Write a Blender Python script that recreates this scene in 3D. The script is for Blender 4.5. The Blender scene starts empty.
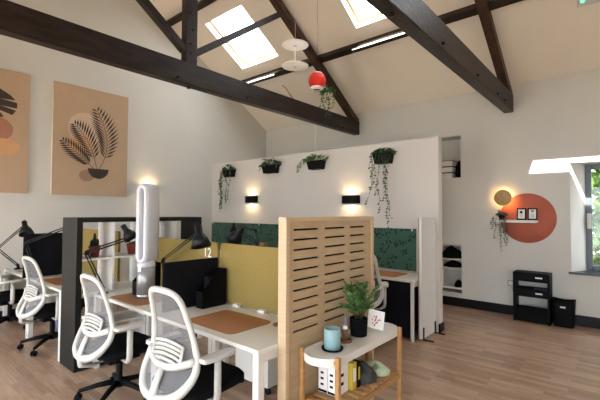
import bpy, bmesh, math, random
from mathutils import Vector, Matrix, Euler

random.seed(7)
SC = bpy.context.scene
COL = SC.collection
PI = math.pi
V = Vector

# ------------------------------------------------------------------ helpers
class MB:
    """collects shapes, then links them as ONE mesh object"""
    def __init__(s):
        s.v = []; s.f = []; s.m = []; s.sm = []
    def add(s, vs, fs, mi=0, smooth=False):
        o = len(s.v)
        s.v += [tuple(v) for v in vs]
        for f in fs:
            s.f.append(tuple(i + o for i in f)); s.m.append(mi); s.sm.append(smooth)
        return s
    def box(s, x0, x1, y0, y1, z0, z1, mi=0, M=None):
        vs = [V((x, y, z)) for z in (z0, z1) for y in (y0, y1) for x in (x0, x1)]
        if M is not None: vs = [M @ v for v in vs]
        return s.add(vs, [(0,2,3,1),(4,5,7,6),(0,1,5,4),(2,6,7,3),(0,4,6,2),(1,3,7,5)], mi)
    def bar(s, a, b, w, h, mi=0, up=(0,0,1)):
        a = V(a); b = V(b); d = (b-a).normalized(); u = V(up)
        r = d.cross(u).normalized(); u = r.cross(d).normalized()
        vs = []
        for p in (a, b):
            for (i, j) in ((-1,-1),(1,-1),(1,1),(-1,1)):
                vs.append(p + r*(i*w/2) + u*(j*h/2))
        return s.add(vs, [(0,1,2,3),(7,6,5,4),(0,4,5,1),(1,5,6,2),(2,6,7,3),(3,7,4,0)], mi)
    def tube(s, pts, r, n=8, mi=0, closed=False, flat=1.0, up=None):
        pts = [V(p) for p in pts]; k = len(pts)
        if not isinstance(r, (list, tuple)): r = [r]*k
        vs = []; fs = []
        prev = None
        for i, p in enumerate(pts):
            if closed: d = (pts[(i+1) % k]-pts[i-1])
            else: d = pts[min(i+1, k-1)]-pts[max(i-1, 0)]
            d = d.normalized() if d.length > 1e-9 else V((0,0,1))
            if up is not None: ref = V(up)
            else: ref = prev if prev is not None else (V((0,0,1)) if abs(d.z) < .9 else V((1,0,0)))
            a = ref - d*ref.dot(d)
            if a.length < 1e-6: a = V((1,0,0)) - d*d.x
            a.normalize(); b = d.cross(a); prev = a
            for j in range(n):
                t = 2*PI*j/n
                vs.append(p + a*(math.cos(t)*r[i]*flat) + b*(math.sin(t)*r[i]))
        m = k if closed else k-1
        for i in range(m):
            for j in range(n):
                i2 = (i+1) % k
                fs.append((i*n+j, i*n+(j+1) % n, i2*n+(j+1) % n, i2*n+j))
        if not closed:
            fs.append(tuple(reversed(range(n)))); fs.append(tuple(range((k-1)*n, k*n)))
        return s.add(vs, fs, mi, True)
    def lathe(s, prof, c=(0,0,0), n=24, mi=0, M=None, sx=1, sy=1, cap=True):
        vs = []; fs = []; k = len(prof); c = V(c)
        for (r, z) in prof:
            for j in range(n):
                t = 2*PI*j/n
                p = V((math.cos(t)*r*sx, math.sin(t)*r*sy, z))
                vs.append((M @ p if M is not None else p) + c)
        for i in range(k-1):
            for j in range(n):
                fs.append((i*n+j, i*n+(j+1) % n, (i+1)*n+(j+1) % n, (i+1)*n+j))
        if cap:
            fs.append(tuple(reversed(range(n)))); fs.append(tuple(range((k-1)*n, k*n)))
        return s.add(vs, fs, mi, True)
    def prism(s, poly, f0, f1, mi=0, smooth=False):
        """poly: 2D points; f0/f1 map a 2D point to 3D on the two end faces"""
        n = len(poly)
        vs = [f0(p) for p in poly] + [f1(p) for p in poly]
        fs = [tuple(reversed(range(n))), tuple(range(n, 2*n))]
        for i in range(n):
            j = (i+1) % n
            fs.append((i, j, n+j, n+i))
        return s.add(vs, fs, mi, smooth)
    def leaf(s, p, d, l, w, mi=0, nrm=None):
        p = V(p); d = V(d).normalized()
        u = V(nrm) if nrm is not None else V((random.uniform(-1,1), random.uniform(-1,1), random.uniform(-.2,1)))
        r = d.cross(u)
        if r.length < 1e-4: r = d.cross(V((1,0,0)))
        r.normalize(); u = r.cross(d)
        a = p; t = p + d*l - u*l*.12
        m = p + d*l*.5 + u*l*.04
        vs = [a, m + r*w/2 + u*w*.15, t, m - r*w/2 + u*w*.15, m]
        return s.add(vs, [(0,1,4),(1,2,4),(4,2,3),(0,4,3)], mi)
    def build(s, name, mats, parent=None, loc=None, bevel=0, smooth=None, rz=0):
        me = bpy.data.meshes.new(name)
        me.from_pydata(s.v, [], s.f)
        if not isinstance(mats, (list, tuple)): mats = [mats]
        for m in mats: me.materials.append(m)
        for i, p in enumerate(me.polygons):
            p.material_index = min(s.m[i], len(mats)-1); p.use_smooth = s.sm[i] if smooth is None else smooth
        bm = bmesh.new(); bm.from_mesh(me)
        bmesh.ops.recalc_face_normals(bm, faces=bm.faces)
        bm.to_mesh(me); bm.free(); me.update()
        o = bpy.data.objects.new(name, me); COL.objects.link(o)
        if parent is not None: o.parent = parent
        if loc is not None: o.location = loc
        if rz: o.rotation_euler.z = rz
        if bevel:
            b = o.modifiers.new('bevel', 'BEVEL'); b.width = bevel; b.segments = 2; b.limit_method = 'ANGLE'
            b.angle_limit = math.radians(40)
        return o

def tag(o, label, cat, group=None, kind=None):
    o['label'] = label; o['category'] = cat
    if group: o['group'] = group
    if kind: o['kind'] = kind
    return o
def thing(name, label, cat, loc=(0,0,0), rz=0, group=None):
    o = bpy.data.objects.new(name, None); COL.objects.link(o)
    o.location = loc; o.rotation_euler = (0,0,rz); o.empty_display_size = .1
    return tag(o, label, cat, group)
def struct(name, mb, mats, parent=None, **k):
    o = mb.build(name, mats, parent, **k)
    if parent is None: o['kind'] = 'structure'
    return o
def dup(root, loc, rz, label, group=None):
    def cp(o, par):
        c = o.copy(); COL.objects.link(c)
        if par is not None: c.parent = par
        for ch in list(o.children): cp(ch, c)
        return c
    r = cp(root, None); r.location = loc; r.rotation_euler = (0,0,rz); r['label'] = label
    if group: r['group'] = group
    return r

# ------------------------------------------------------------------ materials
def mat(name, col, rough=.6, metal=0, var=.06, scale=8, bump=0, bscale=60, spec=.5, stretch=(1,1,1), emit=None, es=0):
    m = bpy.data.materials.new(name); m.use_nodes = True
    nt = m.node_tree; b = nt.nodes['Principled BSDF']
    b.inputs['Roughness'].default_value = rough; b.inputs['Metallic'].default_value = metal
    b.inputs['Specular IOR Level'].default_value = spec
    tc = nt.nodes.new('ShaderNodeTexCoord'); mp = nt.nodes.new('ShaderNodeMapping')
    mp.inputs['Scale'].default_value = stretch
    nt.links.new(tc.outputs['Object'], mp.inputs['Vector'])
    no = nt.nodes.new('ShaderNodeTexNoise'); no.inputs['Scale'].default_value = scale; no.inputs['Detail'].default_value = 4
    nt.links.new(mp.outputs['Vector'], no.inputs['Vector'])
    rp = nt.nodes.new('ShaderNodeValToRGB')
    rp.color_ramp.elements[0].position = .3; rp.color_ramp.elements[1].position = .7
    rp.color_ramp.elements[0].color = tuple(c*(1-var) for c in col) + (1,)
    rp.color_ramp.elements[1].color = tuple(min(1, c*(1+var)) for c in col) + (1,)
    nt.links.new(no.outputs['Fac'], rp.inputs['Fac']); nt.links.new(rp.outputs['Color'], b.inputs['Base Color'])
    if bump:
        n2 = nt.nodes.new('ShaderNodeTexNoise'); n2.inputs['Scale'].default_value = bscale; n2.inputs['Detail'].default_value = 3
        nt.links.new(mp.outputs['Vector'], n2.inputs['Vector'])
        bp = nt.nodes.new('ShaderNodeBump'); bp.inputs['Strength'].default_value = bump; bp.inputs['Distance'].default_value = .01
        nt.links.new(n2.outputs['Fac'], bp.inputs['Height']); nt.links.new(bp.outputs['Normal'], b.inputs['Normal'])
    if emit:
        b.inputs['Emission Color'].default_value = tuple(emit) + (1,); b.inputs['Emission Strength'].default_value = es
    return m
def hexc(h):
    h = h.lstrip('#'); r = [int(h[i:i+2], 16)/255 for i in (0,2,4)]
    return tuple(c/12.92 if c <= .04045 else ((c+.055)/1.055)**2.4 for c in r)

M = {}
M['wall'] = mat('wall_paint', (.60,.59,.545), .85, var=.02, scale=2, bump=.08, bscale=25)
M['ceil'] = mat('ceiling_paint', (.80,.735,.65), .9, var=.02, scale=2, bump=.05, bscale=20)  # paint with the warm bounce from floor and LEDs mixed into its colour
M['part'] = mat('partition_paint', (.62,.58,.53), .85, var=.015, scale=2)
M['white'] = mat('white_paint', (.72,.71,.68), .5, var=.02)
M['whitegloss'] = mat('white_laminate', (.70,.675,.62), .35, var=.02)
M['plastic'] = mat('white_plastic', (.52,.52,.49), .4, var=.02)
M['beam'] = mat('dark_timber', (.022,.014,.011), .42, var=.5, scale=3, bump=.5, bscale=14, stretch=(6,1.2,6), spec=.22)
M['beamx'] = mat('dark_purlin_timber', (.024,.016,.012), .5, var=.5, scale=3, bump=.4, bscale=14, stretch=(1,6,6), spec=.2)
M['rafter'] = mat('brown_timber', (.05,.026,.016), .45, var=.5, scale=3, bump=.4, bscale=14, stretch=(5,1.5,3), spec=.22)
M['black'] = mat('black_plastic', (.005,.005,.0055), .5, var=.2, spec=.08)
M['blackmetal'] = mat('black_metal', (.008,.008,.009), .4, var=.2, spec=.2)
M['blackfab'] = mat('black_fabric', (.005,.005,.006), .9, var=.3, spec=.1, bump=.3, bscale=300)
M['charcoal'] = mat('charcoal_felt', (.008,.008,.0105), .9, var=.2, spec=.1, bump=.2, bscale=300)
M['skirt'] = mat('black_skirting_paint', (.007,.0065,.007), .4, var=.2, spec=.2)
M['shelfdark'] = mat('graphite_laminate', (.011,.0115,.010), .5, var=.06, spec=.2)
M['yellow'] = mat('mustard_felt', (.26,.185,.05), .95, var=.07, scale=60, bump=.25, bscale=250)
M['birch'] = mat('birch_plywood', (.43,.31,.18), .5, var=.10, scale=3, stretch=(2,2,12))
M['birchedge'] = mat('birch_edge', (.52,.38,.235), .5, var=.06, scale=6, stretch=(1,1,10))
M['bamboo'] = mat('oiled_bamboo', (.40,.205,.072), .45, var=.15, scale=8, stretch=(4,1,4))
M['leather'] = mat('tan_leather', (.34,.145,.052), .55, var=.08, scale=20, bump=.15, bscale=180)
M['cork'] = mat('brown_wood', (.18,.085,.035), .6, var=.2, scale=20)
M['oakdisc'] = mat('oak_veneer', (.42,.27,.11), .55, var=.15, scale=10, stretch=(8,1,1))
M['terra'] = mat('terracotta_paint', (.47,.125,.078), .8, var=.05, scale=4)
M['red'] = mat('red_glazed_pot', (.20,.022,.015), .5, var=.1)
M['leaf'] = mat('green_leaf', (.06,.145,.03), .5, var=.5, scale=14)
M['leafdark'] = mat('dark_green_leaf', (.032,.075,.024), .5, var=.5, scale=14)
M['leafgrey'] = mat('grey_green_leaf', (.10,.13,.075), .6, var=.4, scale=14)
M['stem'] = mat('plant_stem', (.05,.05,.02), .7, var=.2)
M['cactus'] = mat('dark_cactus', (.012,.018,.012), .7, var=.3)
M['framegrey'] = mat('grey_window_paint', (.085,.105,.125), .4, var=.03)
M['pine'] = mat('varnished_pine', (.52,.33,.12), .5, var=.1, scale=6, stretch=(6,1,1))
M['silver'] = mat('silver_metal', (.50,.50,.51), .35, .9, var=.05)
M['grille'] = mat('grey_mesh_grille', (.34,.345,.35), .4, .5, var=.15, scale=260)
M['lightgrey'] = mat('light_grey_plastic', (.56,.565,.60), .35, var=.02)
M['greycloth'] = mat('dark_grey_cloth', (.045,.048,.045), .95, var=.3, bump=.4, bscale=60)
M['greencloth'] = mat('pale_green_cloth', (.42,.50,.34), .95, var=.2, bump=.4, bscale=60)
M['blueglaze'] = mat('pale_blue_ceramic', (.22,.36,.385), .5, var=.12, scale=7, stretch=(3,3,.5), bump=.1)
M['canvas'] = mat('tan_canvas', (.45,.32,.21), .85, var=.03, scale=4)
M['canvasedge'] = mat('cream_canvas_edge', (.75,.70,.58), .85, var=.03)
M['inkdark'] = mat('dark_brown_ink', (.045,.03,.022), .85, var=.2)
M['inkpeach'] = mat('pale_peach_ink', (.56,.42,.31), .85, var=.04)
M['inkorange'] = mat('soft_orange_ink', (.58,.33,.16), .85, var=.05)
M['inktaupe'] = mat('taupe_ink', (.30,.19,.115), .85, var=.05)
M['inkrust'] = mat('rust_ink', (.36,.165,.10), .85, var=.05)
M['paper'] = mat('white_paper', (.80,.79,.77), .8, var=.01)
M['inkred'] = mat('red_print', (.55,.12,.12), .8, var=.3, scale=40)
M['inkgrey'] = mat('grey_print', (.25,.25,.25), .8, var=.1)
M['boxyellow'] = mat('yellow_card', (.62,.47,.06), .6, var=.04)
M['bin'] = mat('blue_bin_plastic', (.16,.2,.42), .5, var=.05)
M['discwhite'] = mat('white_pendant_disc', (.90,.89,.87), .7, var=.01)
M['lanternred'] = mat('red_paper', (.72,.03,.015), .7, var=.05)
M['brownbox'] = mat('brown_cardboard', (.36,.22,.12), .8, var=.05)
M['led'] = mat('led_strip_glow', (.9,.9,.9), emit=(1,.93,.82), es=1.1)
M['ledgreen'] = mat('green_led', (.1,.8,.3), emit=(.05,1,.3), es=2)
M['warmglow'] = mat('warm_led_glow', (.9,.8,.6), emit=(1,.55,.17), es=9.0)
M['lampglow'] = mat('warm_lamp_lens', (.9,.8,.6), emit=(1,.72,.36), es=8.0)
M['yard'] = mat('pale_bounce_yard', (.30,.265,.225), .9, var=.3, scale=5)  # outside ground, made pale to bounce warm sunlight up to the ceiling
M['treeleaf'] = mat('sunlit_tree_leaf', (.075,.14,.018), .6, var=.5, scale=3)
M['stone'] = mat('dark_slate', (.035,.035,.04), .3, var=.2)

def glass_mat():
    m = bpy.data.materials.new('window_glass'); m.use_nodes = True; nt = m.node_tree
    nt.nodes.remove(nt.nodes['Principled BSDF']); out = nt.nodes['Material Output']
    t = nt.nodes.new('ShaderNodeBsdfTransparent'); g = nt.nodes.new('ShaderNodeBsdfGlossy'); g.inputs['Roughness'].default_value = .03
    lw0 = nt.nodes.new('ShaderNodeLayerWeight'); lw0.inputs['Blend'].default_value = .5
    pw = nt.nodes.new('ShaderNodeMath'); pw.operation = 'POWER'; pw.inputs[1].default_value = 5; nt.links.new(lw0.outputs['Facing'], pw.inputs[0])
    lw = nt.nodes.new('ShaderNodeMath'); lw.operation = 'MULTIPLY_ADD'; lw.inputs[1].default_value = .8; lw.inputs[2].default_value = .04; nt.links.new(pw.outputs[0], lw.inputs[0])
    t.inputs['Color'].default_value = (.93,.96,.95,1)
    mx = nt.nodes.new('ShaderNodeMixShader')
    nt.links.new(lw.outputs[0], mx.inputs['Fac']); nt.links.new(t.outputs[0], mx.inputs[1]); nt.links.new(g.outputs[0], mx.inputs[2])
    nt.links.new(mx.outputs[0], out.inputs['Surface'])
    return m
M['glass'] = glass_mat()

def mesh_mat():
    m = bpy.data.materials.new('grey_chair_mesh'); m.use_nodes = True; nt = m.node_tree
    b = nt.nodes['Principled BSDF']; out = nt.nodes['Material Output']
    b.inputs['Base Color'].default_value = (.21,.21,.215,1); b.inputs['Roughness'].default_value = .8
    t = nt.nodes.new('ShaderNodeBsdfTransparent'); mx = nt.nodes.new('ShaderNodeMixShader')
    tc = nt.nodes.new('ShaderNodeTexCoord'); no = nt.nodes.new('ShaderNodeTexNoise'); no.inputs['Scale'].default_value = 400
    nt.links.new(tc.outputs['Object'], no.inputs['Vector'])
    mr = nt.nodes.new('ShaderNodeMapRange'); mr.inputs['To Min'].default_value = .40; mr.inputs['To Max'].default_value = .72
    nt.links.new(no.outputs['Fac'], mr.inputs['Value'])
    nt.links.new(mr.outputs['Result'], mx.inputs['Fac']); nt.links.new(t.outputs[0], mx.inputs[1]); nt.links.new(b.outputs[0], mx.inputs[2])
    nt.links.new(mx.outputs[0], out.inputs['Surface'])
    return m
M['chairmesh'] = mesh_mat()

def floor_mat():
    m = bpy.data.materials.new('oak_strip_floor'); m.use_nodes = True; nt = m.node_tree
    b = nt.nodes['Principled BSDF']
    tc = nt.nodes.new('ShaderNodeTexCoord')
    def brick(w, h, c1, c2, mort):
        br = nt.nodes.new('ShaderNodeTexBrick')
        br.inputs['Scale'].default_value = 1; br.inputs['Brick Width'].default_value = w; br.inputs['Row Height'].default_value = h
        br.inputs['Mortar Size'].default_value = .0012; br.inputs['Mortar Smooth'].default_value = .3
        br.inputs['Color1'].default_value = c1; br.inputs['Color2'].default_value = c2; br.inputs['Mortar'].default_value = mort
        br.offset = .37; br.offset_frequency = 2
        nt.links.new(tc.outputs['Object'], br.inputs['Vector'])
        return br
    br = brick(.42, .065, (.47,.325,.225,1), (.30,.185,.12,1), (.27,.17,.11,1))
    no = nt.nodes.new('ShaderNodeTexNoise'); no.inputs['Scale'].default_value = 5; no.inputs['Detail'].default_value = 6
    mp = nt.nodes.new('ShaderNodeMapping'); mp.inputs['Scale'].default_value = (1, 9, 1)
    nt.links.new(tc.outputs['Object'], mp.inputs['Vector']); nt.links.new(mp.outputs['Vector'], no.inputs['Vector'])
    rp = nt.nodes.new('ShaderNodeValToRGB')
    rp.color_ramp.elements[0].position = .3; rp.color_ramp.elements[0].color = (.78,.77,.76,1)
    rp.color_ramp.elements[1].position = .7; rp.color_ramp.elements[1].color = (1.1,1.1,1.1,1)
    nt.links.new(no.outputs['Fac'], rp.inputs['Fac'])
    mx = nt.nodes.new('ShaderNodeMix'); mx.data_type = 'RGBA'; mx.blend_type = 'MULTIPLY'; mx.inputs['Factor'].default_value = 1
    nt.links.new(br.outputs['Color'], mx.inputs['A']); nt.links.new(rp.outputs['Color'], mx.inputs['B'])
    nt.links.new(mx.outputs['Result'], b.inputs['Base Color'])
    b.inputs['Roughness'].default_value = .30; b.inputs['Specular IOR Level'].default_value = .45
    return m
M['floor'] = floor_mat()

def green_mat():
    m = bpy.data.materials.new('green_patterned_felt'); m.use_nodes = True; nt = m.node_tree
    b = nt.nodes['Principled BSDF']; b.inputs['Roughness'].default_value = .95
    tc = nt.nodes.new('ShaderNodeTexCoord')
    vo = nt.nodes.new('ShaderNodeTexVoronoi'); vo.inputs['Scale'].default_value = 24; vo.inputs['Randomness'].default_value = .9
    nt.links.new(tc.outputs['Object'], vo.inputs['Vector'])
    n2 = nt.nodes.new('ShaderNodeTexNoise'); n2.inputs['Scale'].default_value = 7
    nt.links.new(tc.outputs['Object'], n2.inputs['Vector'])
    lt = nt.nodes.new('ShaderNodeMath'); lt.operation = 'LESS_THAN'; lt.inputs[1].default_value = .42
    nt.links.new(vo.outputs['Distance'], lt.inputs[0])
    gt = nt.nodes.new('ShaderNodeMath'); gt.operation = 'GREATER_THAN'; gt.inputs[1].default_value = .50
    nt.links.new(n2.outputs['Fac'], gt.inputs[0])
    mu = nt.nodes.new('ShaderNodeMath'); mu.operation = 'MULTIPLY'
    nt.links.new(lt.outputs[0], mu.inputs[0]); nt.links.new(gt.outputs[0], mu.inputs[1])
    mx = nt.nodes.new('ShaderNodeMix'); mx.data_type = 'RGBA'
    mx.inputs['A'].default_value = (.045,.112,.082,1); mx.inputs['B'].default_value = (.012,.032,.026,1)
    nt.links.new(mu.outputs[0], mx.inputs['Factor']); nt.links.new(mx.outputs['Result'], b.inputs['Base Color'])
    return m
M['green'] = green_mat()

# ------------------------------------------------------------------ room
GX, EX, NY, SY = -6.72, 4.2, 6.6, -1.2           # gable wall, right wall, eaves wall, near wall
RY = 2.7; EZ = 3.53; SL = .625; RZ = EZ + SL*(NY-RY)
def cz(y): return EZ + SL*(NY-y) if y > RY else EZ + SL*(y-SY)

struct('floor', MB().box(GX-.2, EX+.2, SY-.2, NY+.4, -.1, 0), M['floor'])

def grid_holes(mb, u, v, holes, fn, mi=0):
    """rectangle u x v with rectangular holes, as quads"""
    us = sorted(set(list(u) + [h[i] for h in holes for i in (0,1)])); vs = sorted(set(list(v) + [h[i] for h in holes for i in (2,3)]))
    for i in range(len(us)-1):
        for j in range(len(vs)-1):
            cu = (us[i]+us[i+1])/2; cv = (vs[j]+vs[j+1])/2
            if any(h[0] < cu < h[1] and h[2] < cv < h[3] for h in holes): continue
            mb.add([fn(us[i], vs[j]), fn(us[i+1], vs[j]), fn(us[i+1], vs[j+1]), fn(us[i], vs[j+1])], [(0,1,2,3)], mi)

# ceiling: north slope with the three roof lights, south slope
SKY = [(-5.92,-4.90,4.20,5.12), (-3.21,-2.19,4.20,5.12), (-.62,.45,4.40,5.13)]
ND = V((0,-SL,-1)).normalized()                    # inward normal of the north slope
c = MB()
fn = lambda x, y: V((x, y, cz(y)))
fo = lambda x, y: V((x, y, cz(y))) - ND*.22
grid_holes(c, (GX-.2, EX+.2), (RY, NY+.3), SKY, fn)
grid_holes(c, (GX-.2, EX+.2), (RY, NY+.3), SKY, fo)
for (x0, x1, y0, y1) in SKY:
    for a, b in (((x0,y0),(x1,y0)), ((x1,y0),(x1,y1)), ((x1,y1),(x0,y1)), ((x0,y1),(x0,y0))):
        c.add([fn(*a), fn(*b), fo(*b), fo(*a)], [(0,1,2,3)], 1)
struct('ceiling', c, [M['ceil'], M['white']])
c = MB()
c.prism([(SY-.3, cz(SY)-.3*SL), (RY, RZ), (RY, RZ+.26), (SY-.3, cz(SY)-.3*SL+.26)], lambda p: V((GX-.2, p[0], p[1])), lambda p: V((EX+.2, p[0], p[1])))
struct('ceiling_south', c, M['ceil'])
for k, (x0, x1, y0, y1) in enumerate(SKY):
    fr = MB(); d = .13
    fi = lambda x, y, q: V((x, y, cz(y))) - ND*q
    w = .03
    for (a0, a1, b0, b1) in ((x0, x0+w, y0, y1), (x1-w, x1, y0, y1), (x0+w, x1-w, y0, y0+w), (x0+w, x1-w, y1-w, y1)):
        vs = [fi(a0,b0,d), fi(a1,b0,d), fi(a1,b1,d), fi(a0,b1,d), fi(a0,b0,d+.06), fi(a1,b0,d+.06), fi(a1,b1,d+.06), fi(a0,b1,d+.06)]
        fr.add(vs, [(0,1,2,3),(4,7,6,5),(0,4,5,1),(1,5,6,2),(2,6,7,3),(3,7,4,0)])
    wn = struct('window_%d' % (k+2), fr, M['pine'])
    g = MB(); g.add([fi(x0+w,y0+w,d+.03), fi(x1-w,y0+w,d+.03), fi(x1-w,y1-w,d+.03), fi(x0+w,y1-w,d+.03)], [(0,1,2,3)])
    g.build('pane', M['glass'], wn)

# gable walls
def gable(name, x0, x1):
    p = [(SY-.2, -.05), (NY+.2, -.05), (NY+.2, EZ-.1), (RY, RZ+.05), (SY-.2, EZ-.1)]
    struct(name, MB().prism(p, lambda q: V((x0, q[0], q[1])), lambda q: V((x1, q[0], q[1]))), M['wall'])
gable('wall_left', GX-.2, GX); gable('wall_right', EX, EX+.2)

# eaves wall with two niches and the splayed window recess
WZ0, WZ1, WX0, WX1, WD = .725, 2.262, -.61, .95, .34
NU = (-2.95, -2.10, 2.14, 2.84); NL = (-2.95, -2.10, .215, 1.01)
w = MB()
f0 = lambda x, z: V((x, NY, z))
grid_holes(w, (GX-.2, EX+.2), (-.05, EZ+.05), [NU, NL, (WX0, WX1, WZ0, WZ1)], f0)
for (x0, x1, z0, z1) in (NU, NL):
    d = .33
    A = [V((x0,NY,z0)), V((x1,NY,z0)), V((x1,NY,z1)), V((x0,NY,z1))]; B = [p + V((0,d,0)) for p in A]
    w.add(A+B, [(4,5,6,7),(0,1,5,4),(1,2,6,5),(2,3,7,6),(3,0,4,7)])
sx = .15
A = [V((WX0,NY,WZ0)), V((WX1,NY,WZ0)), V((WX1,NY,WZ1)), V((WX0,NY,WZ1))]
B = [V((WX0+sx,NY+WD,WZ0)), V((WX1-sx,NY+WD,WZ0)), V((WX1-sx,NY+WD,WZ1)), V((WX0+sx,NY+WD,WZ1))]
w.add(A+B, [(0,1,5,4),(1,2,6,5),(2,3,7,6),(3,0,4,7)])
grid_holes(w, (GX-.2, EX+.2), (-.05, EZ+.05), [(WX0+sx, WX1-sx, WZ0, WZ1)], lambda x, z: V((x, NY+WD+.08, z)))
for a in (WX0+sx, WX1-sx):
    w.add([V((a,NY+WD,WZ0)), V((a,NY+WD+.08,WZ0)), V((a,NY+WD+.08,WZ1)), V((a,NY+WD,WZ1))], [(0,1,2,3)])
for z in (WZ0, WZ1):
    w.add([V((WX0+sx,NY+WD,z)), V((WX0+sx,NY+WD+.08,z)), V((WX1-sx,NY+WD+.08,z)), V((WX1-sx,NY+WD,z))], [(0,1,2,3)])
struct('wall_back', w, M['wall'])

def casement(name, x0, x1, z0, z1, y, t=.075, mull=(), mt=None):
    fr = MB()
    fr.box(x0, x0+t, y, y+.07, z0, z1).box(x1-t, x1, y, y+.07, z0, z1).box(x0+t, x1-t, y, y+.07, z0, z0+t).box(x0+t, x1-t, y, y+.07, z1-t, z1)
    for m in mull: fr.box(m-t/2, m+t/2, y, y+.07, z0+t, z1-t)
    o = struct(name, fr, mt or M['framegrey'], bevel=.006)
    g = MB(); g.add([V((x0+t*.8,y+.035,z0+t*.8)), V((x1-t*.8,y+.035,z0+t*.8)), V((x1-t*.8,y+.035,z1-t*.8)), V((x0+t*.8,y+.035,z1-t*.8))], [(0,1,2,3)])
    g.build('pane', M['glass'], o)
    return o
win = casement('window_1', WX0+sx, WX1-sx, WZ0, WZ1, NY+WD+.005, mull=(.17,))
MB().box(WX0+sx+.015, WX0+sx+.065, NY+WD-.03, NY+WD+.004, 1.33, 1.55).build('pale_block', M['plastic'], win, bevel=.006)  # small pale block on the window frame, then the sill below
MB().box(WX0-.03, WX1+.03, NY-.035, NY+WD, WZ0-.025, WZ0+.003).build('sill', M['stone'], win, bevel=.004)

# near wall (behind the viewpoint) with unseen tall windows added to bring in daylight
w = MB(); SW = [(-6.2,-4.6,.10,2.45), (-3.6,-2.0,.10,2.45), (-1.0,.6,.10,2.45), (1.6,3.2,.10,2.45)]
grid_holes(w, (GX-.2, EX+.2), (-.05, EZ+.05), SW, lambda x, z: V((x, SY, z)))
grid_holes(w, (GX-.2, EX+.2), (-.05, EZ+.05), SW, lambda x, z: V((x, SY-.35, z)))
for (x0, x1, z0, z1) in SW:
    A = [V((x0,SY,z0)), V((x1,SY,z0)), V((x1,SY,z1)), V((x0,SY,z1))]; B = [p - V((0,.35,0)) for p in A]
    w.add(A+B, [(0,1,5,4),(1,2,6,5),(2,3,7,6),(3,0,4,7)])
struct('wall_front', w, M['wall'])
for k, (x0, x1, z0, z1) in enumerate(SW):
    casement('window_%d' % (k+5), x0, x1, z0, z1, SY-.3, t=.06, mull=((x0+x1)/2,))

# partition wall and skirtings
PX, PY = -1.875, 5.0
struct('wall_partition', MB().box(GX, PX, PY, PY+.12, 0, 2.555), M['part'])
struct('baseboard_partition', MB().box(PX-.008, PX+.015, PY-.012, PY+.132, 0, .11), M['skirt'], bevel=.004)
struct('baseboard_back', MB().box(GX, EX, NY-.022, NY, 0, .142), M['skirt'], bevel=.005)
struct('baseboard_left', MB().box(GX, GX+.022, SY, PY, 0, .142), M['skirt'], bevel=.005)
struct('baseboard_right', MB().box(EX-.022, EX, SY, NY-.022, 0, .142), M['skirt'], bevel=.005)
struct('trim_1', MB().box(-5.185,-5.155,NY-.02,NY,2.93,3.5).box(-5.185,-4.35,NY-.02,NY,2.90,2.93), M['white'], bevel=.003)

# ------------------------------------------------------------------ roof trusses
def truss(x1, label, w=.135):
    x0 = x1 - w; xm = (x0+x1)/2
    t = thing('roof_truss', label, 'roof beam', (xm, RY, 0), group='dark timber roof trusses'); o = V((xm, RY, 0))
    L = lambda y, z, x=0: V((x, y-RY, z))
    MB().box(-w/2, w/2, SY-RY, NY-RY-.002, 3.10, 3.375).build('tie_beam', M['beam'], t, bevel=.012)
    for s in (1, -1):
        y_e = 6.50 if s > 0 else 2*RY-6.50
        a = V((0, s*(6.56-RY), 3.355)); b = V((0, 0, 3.355 + (SL+.015)*(6.56-RY)))
        MB().bar(a, b, w*.88, .125).build('rafter', M['rafter'], t, bevel=.008)
        a = V((0, s*.07, 3.53)); b = V((0, s*1.66, 4.69))
        MB().bar(a, b, w*.7, .085).build('strut', M['beam'], t, bevel=.006)
    MB().box(-w*.42, w*.42, -.08, .08, 3.36, RZ-.16).build('king_post', M['beam'], t, bevel=.008)
    def bolt(r, c, rot):
        b = MB().lathe([(r,0),(r,r),(r*.6,r*1.5)], c, 8, M=Matrix.Rotation(PI/2, 3, 'Y') if rot else None)
        b.build('bolt', M['blackmetal'], t)
    for dy in (3.3, 2.9, 2.0, .9, -.2): bolt(.018, (w/2-.002, dy, 3.15), True)
    bolt(.025, (0, 0, 3.075), False)
    for z in (3.5, 3.62, 3.8, 4.0): bolt(.014, (w*.42-.002, random.uniform(-.03,.03), z), True)
    return t
truss(-4.055, 'dark timber roof truss with king post crossing above the desks, the left one')
truss(-1.305, 'dark timber roof truss overhead at right, ending on the wall left of the window')

def purlin(yc, label, led=()):
    w, h = .10, .125
    p0 = V((0, yc, cz(yc))) + ND*(h/2 + .002); dn = V((0,1,-SL)).normalized()
    t = thing('roof_purlin', label, 'roof beam', (0, p0.y, p0.z), group='roof purlins')
    b = MB(); A = V((GX+.005, 0, 0)); B = V((EX-.005, 0, 0))
    b.bar(A, B, w, h, up=ND)
    b.build('timber', M['beamx'], t, bevel=.006)
    return t, ND*(h/2), dn
pl, off, dn = purlin(5.36, 'lower dark timber purlin along the sloping ceiling carrying two slim LED bars')
purlin(3.92, 'upper dark timber purlin seen behind the king post and strut')
def led_bar(x0, x1, label):
    y0 = 5.335; base = V((0, y0, cz(y0))) + ND*.127
    t = thing('led_light_bar', label, 'light', ((x0+x1)/2, base.y, base.z), group='LED light bars')
    l = (x1-x0)/2; d2 = V((0,1,-SL)).normalized()
    b = MB().bar(V((-l,0,0))+ND*.008, V((l,0,0))+ND*.008, .020, .014, up=ND); b.build('housing', M['lightgrey'], t)
    b = MB().bar(V((-l+.01,0,0))+ND*.02, V((l-.01,0,0))+ND*.02, .009, .006, up=ND); b.build('diffuser', M['led'], t)
led_bar(-6.0, -5.15, 'slim glowing LED bar on the purlin left of the hanging discs')
led_bar(-3.38, -2.45, 'slim glowing LED bar on the purlin between the two trusses')

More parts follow.
